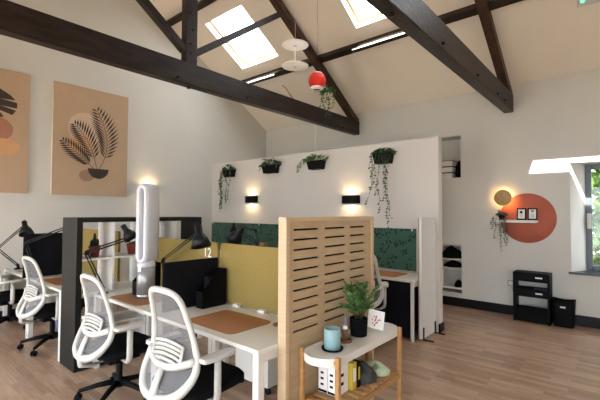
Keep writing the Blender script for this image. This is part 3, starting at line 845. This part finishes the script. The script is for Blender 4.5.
def frond(b, root, ctrl, tip, l, mi, lay, n=13):
    root, ctrl, tip = V(root), V(ctrl), V(tip); x = .0405+lay*.0006
    B = lambda u: root*(1-u)**2 + ctrl*2*u*(1-u) + tip*u*u
    pts = [B(k/24) for k in range(25)]
    for k in range(24):
        d = (pts[k+1]-pts[k]).normalized(); nn = V((-d.y, d.x))*.0045
        q = [pts[k]-nn, pts[k]+nn, pts[k+1]+nn, pts[k+1]-nn]
        b.add([V((x, p.x, p.y)) for p in q], [(0,1,2,3)], mi)
    for k in range(n):
        u = .22 + .78*k/(n-1); p = B(u); d = (B(min(1,u+.02))-B(u-.02)).normalized()
        L = l*(math.sin(PI*(.18+.74*(u-.22)/.78)))**.8
        for s in (-1, 1):
            nn = V((-d.y, d.x))*s; dd = (d*.7 + nn*.75).normalized(); m = V((-dd.y, dd.x))*.015
            q = [p, p+dd*L*.5+m, p+dd*L, p+dd*L*.5-m]
            b.add([V((x, v.x, v.y)) for v in q], [(0,1,2,3)], mi)
def art_palm(b, a, h):
    s = 1.165; L = -a
    Y = lambda u: L + u*2*a
    Z = lambda v: h*(1-v)
    ell(b, Y(.40), Z(.39), .255, .27, 2, 0)
    ell(b, Y(.34), Z(.53), .18, .155, 3, 1)
    ell(b, Y(.43), Z(.815), .115, .095, 4, 0)
    b2 = (Y(.585), Z(.745))
    pts = [V((.0425, b2[0]+.165*math.cos(PI+PI*k/20), b2[1]+.165*math.sin(PI+PI*k/20))) for k in range(21)]
    b.add(pts, [tuple(range(21))], 5)
    r0 = (b2[0]+.01, b2[1])
    frond(b, r0, (Y(.82), Z(.50)), (Y(.555), Z(.20)), .29, 5, 3, 15)
    frond(b, (b2[0]-.03, b2[1]), (Y(.50), Z(.50)), (Y(.27), Z(.36)), .25, 5, 3, 13)
    frond(b, (b2[0]-.08, b2[1]), (Y(.40), Z(.66)), (Y(.13), Z(.52)), .20, 5, 3, 13)
def art_monstera(b, a, h):
    Y = lambda u: -a + u*2*a
    Z = lambda v: h*(1-v)
    ell(b, Y(.58), Z(.49), .30, .20, 6, 0)
    ell(b, Y(.74), Z(.63), .20, .12, 3, 1); ell(b, Y(.40), Z(.68), .20, .12, 4, 0)
    out = [(u+.0, v-.095) for u, v in [(.30,.36),(.42,.26),(.55,.235),(.68,.255),(.80,.30),(.85,.335),(.70,.34),(.87,.355),(.87,.40),(.70,.395),(.86,.42),(.82,.46),(.68,.43),(.74,.485),(.62,.495),(.50,.48),(.38,.43)]]
    pts = [V((.043, Y(u), Z(v))) for u, v in out]
    b.add(pts, [tuple(range(len(pts)))], 5)
    b.add([V((.0428, Y(.30), Z(.36))), V((.0428, Y(.32), Z(.37))), V((.0428, Y(.45), Z(.80))), V((.0428, Y(.43), Z(.80)))], [(0,1,2,3)], 5)
wall_canvas(1.995, 3.155, 1.80, 3.555, 'tan canvas print of palm fronds in a dark bowl', art_palm)
wall_canvas(.525, 1.690, 1.80, 3.555, 'tan canvas print with a dark split leaf, cut by the left picture edge', art_monstera)

# ------------------------------------------------------------------ things hanging from the roof
t = thing('pendant_lamp', 'white pendant of two stacked flat discs hanging below the rafter', 'pendant light', (-3.258, 3.715, 3.43))
def disc(z): return MB().lathe([(.0,z-.008),(.12,z-.009),(.172,z-.003),(.175,z+.003),(.165,z+.010),(.03,z+.022),(.012,z+.03)], n=40, cap=False)
disc(.015).build('disc', M['discwhite'], t); disc(.290).build('disc', M['discwhite'], t)
MB().tube([(0,0,.03),(0,0,.28)], .007, 8).build('stem', M['discwhite'], t)
for z in (.002, .277): MB().lathe([(.012,z-.006),(.022,z),(.022,z+.006)], n=16).build('boss', M['lightgrey'], t)
MB().tube([(0,0,.31),(0,0,cz(3.715)-3.43)], .0022, 6).build('cord', M['white'], t)

t = thing('paper_lantern', 'red ribbed paper lantern with white rim hanging beside the rafter', 'lantern', (-3.53, 4.53, 3.40))
pr = []
for k in range(21):
    u = k/20; r = .085 + .045*math.sin(PI*u)**.7 + .003*math.cos(2*PI*u*9)
    pr.append((r, .012+.22*u))
MB().lathe(pr, n=28).build('red_shade', M['lanternred'], t)
MB().lathe([(.055,-.012),(.08,-.006),(.098,.015),(.102,.035),(.09,.02),(.07,.0)], n=28, cap=False).build('white_rim', M['paper'], t)
MB().lathe([(.077,.225),(.077,.245),(.07,.245)], n=24).build('top_ring', M['paper'], t)
MB().tube([(0,0,.24),(0,0,cz(4.53)-3.40)], .002, 5).build('cord', M['black'], t)

t = thing('hanging_plant', 'trailing ivy in a pale hanging pot beside the left rafter', 'potted plant', (-3.985, 5.44, 3.53))
MB().lathe([(.05,0),(.075,.10),(.08,.11),(.07,.10)], n=22, cap=False).lathe([(.05,0),(.0,0)], n=22, cap=False).build('pot', M['canvasedge'], t)
hk = MB()
for k in range(3):
    q = 2*PI*k/3; hk.tube([(math.cos(q)*.075, math.sin(q)*.075, .105), (0,0,.475)], .002, 5)
hk.tube([(0,0,.475),(-.02,0,.51),(-.09,0,.52)], .004, 6)
hk.build('hanger', M['blackmetal'], t)
f = MB(); tuft(f, (0,0,.12), .10, .10, .12, 90, .075, .06)
for (x, y, L) in ((-.09,-.03,.36),(-.07,-.07,.30),(-.02,-.09,.22),(.05,-.08,.50),(.08,-.04,.40),(.07,-.07,.44),(-.1,.0,.2),(.03,-.1,.15),(.1,.02,.3)):
    vine(f, (x,y,.13), L, .02, .036, .045)
f.build('foliage', [M['stem'], M['leaf']], t)

o = MB().tube([(0,0,.0),(.03,.02,-.03),(.07,.05,-.075),(.13,.11,-.21),(.19,.165,-.30),(.265,.23,-.395)], [.008,.009,.009,.012,.011,.006], 7).build('dried_twig', M['bamboo'], None, (-5.275, 5.62, cz(5.62)-.03))
tag(o, 'thin brown twig dangling from the sloping ceiling left of the red lantern', 'twig')

# emergency light on the sloping ceiling
q = V((-.23, 5.66, cz(5.66)))
t = thing('emergency_light', 'pale emergency light with a green indicator on the sloping ceiling at top right', 'light', q + ND*.02)
Rx = Matrix.Rotation(math.atan(SL)*-1, 4, 'X')
MB().box(-.19,.19,-.06,.06,-.03,.02, M=Rx).build('housing', M['lightgrey'], t, bevel=.008)
MB().box(-.15,-.12,-.03,-.005,-.036,-.028, M=Rx).build('indicator', M['ledgreen'], t)

# ------------------------------------------------------------------ eaves wall items
t = thing('wall_disc_light', 'round wooden wall light with a warm halo above the orange circle', 'wall light', (-1.452, NY, 1.783))
Rw = Matrix.Rotation(PI/2, 3, 'X')
MB().lathe([(.0,.075),(.122,.075),(.124,.078),(.124,.088),(.122,.09),(0,.09)], n=48, M=Rw, cap=False).build('wood_disc', M['oakdisc'], t)
MB().lathe([(.085,.035),(.105,.035),(.105,.055),(.085,.055),(.085,.035)], n=40, M=Rw, cap=False).build('led_ring', M['warmglow'], t)
MB().lathe([(.07,.0),(.07,.076)], n=32, M=Rw).build('backplate', M['white'], t)
o = MB().lathe([(.372,.0005),(.372,.003),(0,.003)], n=72, M=Rw).build('circle_art', M['terra'], None, (-1.142, NY, 1.474))
tag(o, 'large terracotta circle on the wall behind the small white shelf', 'wall decoration')
t = thing('wall_shelf', 'small white wall shelf across the terracotta circle', 'shelf', (-1.285, NY, 1.405))
MB().box(-.29,.29,-.13,-.001,0,.04).build('board', M['white'], t, bevel=.003)
def cert(x, label, tone):
    t = thing('framed_certificate', label, 'picture frame', (x, NY-.075, 1.4455), group='framed certificates on the wall shelf')
    Rt = Matrix.Rotation(math.radians(-7), 4, 'X')
    MB().box(-.062,.062,-.008,.008,0,.178, M=Rt).build('frame', M['black'], t, bevel=.003)
    p = MB().box(-.045,.045,-.0095,-.0075,.022,.158, M=Rt)
    if tone: p.box(-.02,.02,-.0105,-.0085,.12,.148,1, M=Rt)
    else: p.lathe([(.018,0),(.018,.003)], V((0,-.010,.118)), 18, 1, M=Matrix.Rotation(PI/2,3,'X'))
    for k in range(4): p.box(-.03+.004*k,.03-.004*k,-.0105,-.0085,.04+.016*k,.045+.016*k,2, M=Rt)
    p.build('document', [M['paper'], M['inkrust'] if tone else M['charcoal'], M['inkgrey']], t)
cert(-1.205, 'black framed certificate with a dark round emblem on the wall shelf', 0)
cert(-1.062, 'black framed certificate with a reddish heading on the wall shelf', 1)
t = thing('trailing_plant', 'grey-green trailing plant at the left end of the small white wall shelf', 'potted plant', (-1.475, NY-.07, 1.446))
MB().lathe([(.035,0),(.05,.075),(.045,.075),(.032,.01)], n=18).build('pot', M['black'], t)
f = MB(); tuft(f, (0,-.02,.06), .06, .02, .08, 70, .04, .026)
for (x, L) in ((-.09,.20),(-.05,.34),(-.01,.52),(.04,.36),(.085,.40),(-.1,.12),(.02,.24),(.06,.42),(.03,.30),(.07,.25)):
    vine(f, (x,-.07,.05), L, .013, .022, .03)
f.build('foliage', [M['stem'], M['leafgrey']], t)

# black tiered rack
t = thing('storage_rack', 'black three-tier rack standing against the wall under the terracotta circle', 'storage rack', (-1.055, 6.405, 0))
for s in (-1, 1):
    MB().box(s*.212-.014, s*.212+.014, -.13, .13, 0, .70).build('side_frame', M['black'], t, bevel=.006)
def tray(z0, z1, d0=-.12):
    b = MB().box(-.198,.198,-.125,-.112,z0,z1).box(-.198,.198,-.112,.12,z0,z0+.012).box(-.198,.198,.108,.12,z0+.012,z1)
    return b.build('tray', M['black'], t, bevel=.003)
for (z0, z1) in ((.575,.70),(.36,.475)):
    k = tray(z0, z1); MB().box(.055,.14,-.1275,-.1245,(z0+z1)/2-.008,(z0+z1)/2+.012).build('label_plate', M['paper'], k)
MB().box(-.198,.198,-.125,.12,.012,.03).add([V((-.198,-.125,.03)),V((.198,-.125,.03)),V((.198,-.02,.215)),V((-.198,-.02,.215))],[(0,1,2,3)]).build('lower_bin', M['black'], t)
MB().box(-.198,.198,-.11,.11,.695,.703).build('top_lid', M['black'], t)
o = MB()
for k in range(4): o.box(-.10+.01*k,.06+.012*k,-.06,.05,k*.011,k*.011+.010,k % 2)
o = o.build('paper_stack', [M['paper'], M['greycloth']], None, (-.96, 6.40, .3725)); tag(o, 'small stack of papers in the middle tray of the black rack', 'papers')
o.location.z = .3722; o.scale.z = 2.6
t = thing('waste_bin', 'black waste bin with curved rim on the floor right of the rack', 'bin', (-.685, 6.43, 0))
b = MB(); po = []
vs = []
for (hw, y0, y1, z) in ((.112,-.10,.10,0), (.134,-.125,.125,.345), (.124,-.115,.115,.345), (.104,-.09,.09,.02)):
    ringp = []
    for k in range(32):
        q = 2*PI*k/32; c, s_ = math.cos(q), math.sin(q); e = .35
        x = hw*math.copysign(abs(c)**e, c); y = (y1)*math.copysign(abs(s_)**e, s_)
        ringp.append(V((x, y, z + (.02*(x/hw)**2 if z > .1 else 0))))
    vs += ringp
fs = [(l*32+j, l*32+(j+1) % 32, (l+1)*32+(j+1) % 32, (l+1)*32+j) for l in range(3) for j in range(32)]
fs += [tuple(reversed(range(32))), tuple(range(96,128))]
b.add(vs, fs, 0, False).build('bin_body', M['black'], t)
MB().box(-.03,.03,-.128,-.119,.265,.285).build('label_plate', M['paper'], t)
t = thing('wall_socket', 'small metal wall socket just left of the black rack', 'socket', (-1.372, NY, .478))
MB().box(-.043,.043,-.010,0,-.043,.043).build('plate', M['grille'], t, bevel=.002)
MB().box(-.03,.03,-.013,-.009,-.03,.03).build('insert', M['white'], t, bevel=.002)

# things in the two niches
NB = NY+.32
struct('trim_2', MB().box(-2.94,-2.101,NY+.01,NB,.605,.625).box(-2.94,-2.101,NY+.01,NB,.755,.775).box(-2.94,-2.101,NY+.01,NB,.275,.30).box(-2.425,-2.405,NY+.02,NB,.30,.605), M['white'])
for k, (w_, z, d) in enumerate(((.50,2.142,0), (.50,2.245,0), (.50,2.348,0))):
    t = thing('archive_box', ['white archive box at the bottom of the upper niche stack', 'white archive box in the middle of the upper niche stack', 'white archive box topmost in the upper niche'][k], 'box', (-2.50, NY+.16, z), group='white archive boxes in the upper niche')
    MB().box(-.25,.25,-.13,.13,0,.082).build('box', M['white'], t, bevel=.003)
    MB().box(-.254,.254,-.134,.134,.082,.098).build('lid', M['charcoal'] if k < 2 else M['brownbox'], t, bevel=.003)
o = MB().lathe([(.05,0),(.06,.05),(.055,.20),(.03,.26),(.01,.30)], n=16).build('black_bag', M['blackfab'], None, (-2.17, NY+.14, 2.142)); tag(o, 'black bundle beside the white boxes in the upper niche', 'bag')
def heap(nm, x, z, w_, h, label, cat):
    b = MB(); random.seed(int(x*1000)+int(z*100))
    rows = []
    for i in range(7):
        v = i/6; row = []
        for j in range(18):
            q = 2*PI*j/18; r = (1-v**2.2)*(1+.22*math.sin(3*q+2*v)+random.uniform(-.08,.08))
            row.append(V((math.cos(q)*w_*r, math.sin(q)*.10*r, h*v)))
        rows += row
    fs = [(l*18+j, l*18+(j+1) % 18, (l+1)*18+(j+1) % 18, (l+1)*18+j) for l in range(6) for j in range(18)] + [tuple(reversed(range(18)))]
    o = b.add(rows, fs, 0, True).build(nm, M['blackfab'], None, (x, NY+.15, z)); tag(o, label, cat)
heap('black_bag', -2.32, .776, .19, .21, 'black soft bag on the top shelf of the lower niche', 'bag')
heap('cable_bundle', -2.29, .626, .16, .12, 'black cable bundle on the middle shelf of the lower niche', 'cables')
heap('cable_bundle', -2.20, .301, .075, .12, 'small black cable bundle on the bottom shelf of the lower niche', 'cables')

# ------------------------------------------------------------------ oval side table
TZ = .685
t = thing('side_table', 'bamboo side table with a white oval tray top against the birch screen', 'side table', (-1.44, 2.285, 0))
b = MB(); po = []; hw, hl = .135, .475
for k in range(17): q = PI*k/16; po.append((hw*math.cos(q), hl-hw+hw*math.sin(q)))
for k in range(17): q = PI+PI*k/16; po.append((hw*math.cos(q), -(hl-hw)+hw*math.sin(q)))
n = len(po)
lv = [(1,TZ-.046),(1.0,TZ+.002),(.965,TZ+.002),(.955,TZ-.008)]
vs = [V((p[0]*a, p[1]*(1-(1-a)*.3), z)) for (a, z) in lv for p in po]
fs = [(l*n+j, l*n+(j+1) % n, (l+1)*n+(j+1) % n, (l+1)*n+j) for l in range(3) for j in range(n)] + [tuple(reversed(range(n))), tuple(range(3*n, 4*n))]
b.add(vs, fs).build('tray_top', M['whitegloss'], t)
for sx in (-1, 1):
    for sy in (-1, 1):
        x = sx*(.137 if sx > 0 else .135); y = -.405 if sy < 0 else .395
        MB().box(x-.014, x+.014, y-.014, y+.014, 0, TZ+.012).build('leg', M['bamboo'], t, bevel=.003)
    x = sx*(.137 if sx > 0 else .135)
    MB().box(x-.010, x+.010, -.391, .381, .333, .365).build('shelf_rail', M['bamboo'], t, bevel=.002)
for sy in (-.405,.395):
    MB().box(-.121,.123,sy-.009,sy+.009,.333,.363).build('cross_rail', M['bamboo'], t, bevel=.002)
    MB().box(-.121,.123,sy-.009,sy+.009,TZ-.035,TZ-.012).build('cross_rail', M['bamboo'], t, bevel=.002)
for k in range(11):
    y = -.355 + k*.071
    MB().box(-.125,.127,y-.018,y+.018,.365,.375).build('slat', M['bamboo'], t, bevel=.002)
for sx, sy in ((-1,-1),(1,1)):
    pass

TT = TZ - .0075
# blue pot on a saucer
o = MB().lathe([(.05,0),(.066,.004),(.070,.016),(.064,.014),(.05,.007)], n=32).build('saucer', M['black'], None, (-1.44,2.015,TT)); tag(o, 'black saucer under the pale blue pot on the oval table', 'saucer')
t = thing('ceramic_pot', 'pale blue ceramic pot on a black saucer at the table end', 'pot', (-1.44,2.015,TT+.0075))
MB().lathe([(.045,0),(.052,.006),(.053,.115),(.050,.128),(.045,.128),(.046,.11),(.044,.02),(0,.018)], n=36, cap=False).build('pot', M['blueglaze'], t)
MB().lathe([(.0453,.095),(0,.098)], n=24, cap=False).build('fill', M['blueglaze'], t)
# pen holder
t = thing('pen_holder', 'small brown wooden pen holder with a blue pen on the oval table', 'pen holder', (-1.467,2.20,TT))
MB().lathe([(.048,0),(.048,.012),(.045,.014)], n=28).build('base', M['cork'], t)
MB().lathe([(.021,.014),(.019,.085)], n=20).build('holder', M['cork'], t)
MB().lathe([(.0205,.085),(.0205,.105)], n=20).build('white_cap', M['paper'], t)
MB().tube([(0,0,.10),(.006,.004,.165)], .006, 8).build('pen', M['bin'], t)
# potted plant
t = thing('potted_plant', 'bushy green plant in a black pot on the white oval table', 'potted plant', (-1.465,2.37,TT))
MB().lathe([(.052,0),(.058,.005),(.064,.115),(.062,.125),(.055,.125),(.054,.105)], n=32).build('pot', M['blackfab'], t)
f = MB(); random.seed(5)
for k in range(34):
    q = random.uniform(0,2*PI); sp = random.uniform(.02,.17); hh = random.uniform(.08,.25)
    a = V((math.cos(q)*.02, math.sin(q)*.02, .11)); e = V((max(-.045, math.cos(q)*sp), math.sin(q)*sp, .11+hh)); m = (a+e)/2 + V((0,0,.04))
    pts = [a*(1-u)**2+m*2*u*(1-u)+e*u*u for u in [i/9 for i in range(10)]]
    f.tube(pts, .0022, 4)
    for i, p in enumerate(pts[3:]):
        d = (pts[min(9,i+4)]-pts[i+2]).normalized(); s = d.cross(V((0,0,1))).normalized() if abs(d.z) < .99 else V((1,0,0))
        for sg in (-1,1):
            f.leaf(p, d*.6+s*sg+V((0,0,random.uniform(-.1,.4))), random.uniform(.045,.07), .017, 1)
f.build('foliage', [M['stem'], M['leaf']], t)
# card
t = thing('greeting_card', 'white card with a red print leaning on the black plant pot', 'card', (-1.42,2.52,TT+.003), math.radians(50))
Rc = Matrix.Translation((0,0,.018)) @ Matrix.Rotation(math.radians(-24), 4, 'X') @ Matrix.Rotation(math.radians(16), 4, 'Y')
p = MB().box(-.062,.062,-.001,.001,0,.135, M=Rc)
random.seed(3)
for k in range(16):
    x = random.gauss(0,.016); z = .066+random.gauss(0,.020); p.lathe([(.006,0),(.006,.0006)], Rc @ V((x,-.0012,z)), 8, 1, M=(Rc.to_3x3() @ Matrix.Rotation(PI/2,3,'X')))
p.build('card', [M['paper'], M['inkred']], t)
# boxes on the lower shelf
SZ = .3755
def carton(x, y, w_, d, h, m, label, kind=0):
    t = thing('carton', label, 'box', (x, y, SZ), group='small cartons on the lower shelf')
    pr = MB().box(-w_/2,w_/2,-d/2,d/2,0,h)
    if kind == 0:
        for k in range(3): pr.box(-w_*.25, w_*.1, -d/2-.001, -d/2, h*(.25+.2*k), h*(.25+.2*k)+.014, 1)
        pr.box(-w_/2+.001, w_/2-.001, -d/2-.001, -d/2, .004, .02, 1)
        for k in range(2): pr.box(w_/2, w_/2+.001, -d*.3, d*.1, h*(.3+.3*k), h*(.3+.3*k)+.02, 1)
    else:
        pr.box(w_/2, w_/2+.001, -d*.3, d*.3, h*.3, h*.8, 1)
    pr.build('box', [m, M['charcoal'] if kind == 0 else M['boxyellow'] if kind == 2 else M['paper']], t)
carton(-1.530, 2.10, .07, .13,   .185, M['paper'], 'white carton with dark marks on the lower shelf, left of its twin')
carton(-1.455, 2.10, .07, .13,   .185, M['paper'], 'white carton with dark marks on the lower shelf, nearest the front leg')
carton(-1.45, 2.205, .11, .05, .175, M['boxyellow'], 'yellow carton behind the white ones on the lower shelf', 1)
carton(-1.445, 2.255, .11, .035, .17, M['black'], 'black carton with yellow marking beside the grey cloth', 2)
def cloth(x, y, rx, ry, h, m, label, seed):
    random.seed(seed); rows = []; N = 28
    for i in range(9):
        v = i/8
        for j in range(N):
            q = 2*PI*j/N; r = (1-v**3.2)*(1+.10*math.sin(3*q+4*v)+.06*math.sin(7*q-5*v)+random.uniform(-.09,.09))
            rows.append(V((math.cos(q)*rx*r, math.sin(q)*ry*r, h*(v**.8)*(1+.22*math.sin(2*q+1)+.1*math.sin(5*q)))))
    fs = [(l*N+j, l*N+(j+1) % N, (l+1)*N+(j+1) % N, (l+1)*N+j) for l in range(8) for j in range(N)] + [tuple(reversed(range(N)))]
    o = MB().add(rows, fs, 0, True).build('folded_cloth', m, None, (x, y, SZ)); tag(o, label, 'cloth')
cloth(-1.445, 2.37, .10, .085, .105, M['greycloth'], 'crumpled dark grey cloth on the lower shelf between cartons and pale cloth', 4)
cloth(-1.435, 2.545, .105, .078, .07, M['greencloth'], 'crumpled pale green cloth at the right of the lower shelf', 9)

# ------------------------------------------------------------------ outside the window
struct('ground', MB().box(-14, 14, NY+.5, 22, -.6, -.5).box(-14, 14, -16, SY-.6, -.6, -.5), M['yard'])
def tree(x, y, label, r, h, seed):
    random.seed(seed)
    t = thing('tree', label, 'tree', (x, y, -.5), group='trees outside the window')
    MB().tube([(0,0,0),(.05,.03,h*.4),(0,0,h*.8)], [.12,.09,.04], 8).build('trunk', M['stem'], t)
    f = MB()
    for k in range(3200):
        d = V((random.gauss(0,1), random.gauss(0,1), random.gauss(0,1))).normalized()*(random.random()**.4)
        f.leaf(V((d.x*r, d.y*r, h*.55 + d.z*h*.5)), (random.uniform(-1,1), random.uniform(-1,1), random.uniform(-1,.6)), .21, .14, 0)
    f.build('crown', M['treeleaf'], t)
tree(-.25, 9.6, 'sunlit green tree right outside the grey window', 1.3, 4.6, 21)
tree(3.0, 11.0, 'green tree further right outside the grey window', 1.5, 5.0, 22)
tree(-3.6, 11.2, 'green tree further left beyond the eaves wall outside', 1.5, 5.0, 23)

# ------------------------------------------------------------------ light
w = bpy.data.worlds.new('sky'); SC.world = w; w.use_nodes = True; nt = w.node_tree
bg = nt.nodes['Background']
tc = nt.nodes.new('ShaderNodeTexCoord'); sx_ = nt.nodes.new('ShaderNodeSeparateXYZ'); nt.links.new(tc.outputs['Generated'], sx_.inputs[0])
rp = nt.nodes.new('ShaderNodeValToRGB'); nt.links.new(sx_.outputs['Z'], rp.inputs['Fac'])
rp.color_ramp.elements[0].color = (.85,.90,1,1); rp.color_ramp.elements[1].color = (.80,.88,1,1)
nt.links.new(rp.outputs['Color'], bg.inputs['Color']); bg.inputs['Strength'].default_value = 6.0
s = bpy.data.lights.new('sun', 'SUN'); s.energy = 22; s.angle = .009; s.color = (1,.94,.85)
so = bpy.data.objects.new('sun', s); COL.objects.link(so)
so.rotation_euler = V((-.28,1,-1.41)).to_track_quat('-Z','Y').to_euler(); so.location = (2,-8,12)
def portal(loc, direction, sx, sy):
    o = area('portal', loc, direction, sx, 1, (1,1,1), sy); o.data.cycles.is_portal = True
for (x0, x1, y0, y1) in SKY:
    xm, ym = (x0+x1)/2, (y0+y1)/2
    portal(V((xm, ym, cz(ym))) - ND*.21, ND, x1-x0, (y1-y0)*1.18)
portal((.17, NY+WD+.1, 1.49), (0,-1,0), 1.36, 1.56)
for (x0, x1, z0, z1) in SW: portal(((x0+x1)/2, SY-.33, (z0+z1)/2), (0,1,0), x1-x0, z1-z0)

# ------------------------------------------------------------------ camera
cam = bpy.data.cameras.new('camera'); co = bpy.data.objects.new('camera', cam); COL.objects.link(co)
cam.sensor_fit = 'HORIZONTAL'; cam.sensor_width = 36; cam.lens = 384.17/600*36; cam.clip_start = .05
yaw, pit, rol = (math.radians(a) for a in (40.41, 1.782, .2833))
f0_ = V((-math.sin(yaw), math.cos(yaw), 0)); r0 = V((math.cos(yaw), math.sin(yaw), 0)); u0 = V((0,0,1))
fw = f0_*math.cos(pit) + u0*math.sin(pit); up = -f0_*math.sin(pit) + u0*math.cos(pit)
rt = r0*math.cos(rol) + up*math.sin(rol); up2 = -r0*math.sin(rol) + up*math.cos(rol)
Mx = Matrix((rt, up2, -fw)).transposed().to_4x4(); Mx.translation = (0,0,1.55)
co.matrix_world = Mx; SC.camera = co
SC.view_settings.view_transform = 'Standard'; SC.view_settings.look = 'None'; SC.view_settings.gamma = 1; SC.view_settings.use_curve_mapping = False
SC.view_settings.exposure = 1.17
SC.cycles.use_denoising = True
SC.cycles.max_bounces = 12; SC.cycles.diffuse_bounces = 8; SC.cycles.sample_clamp_indirect = 8; SC.cycles.caustics_reflective = False; SC.cycles.caustics_refractive = False
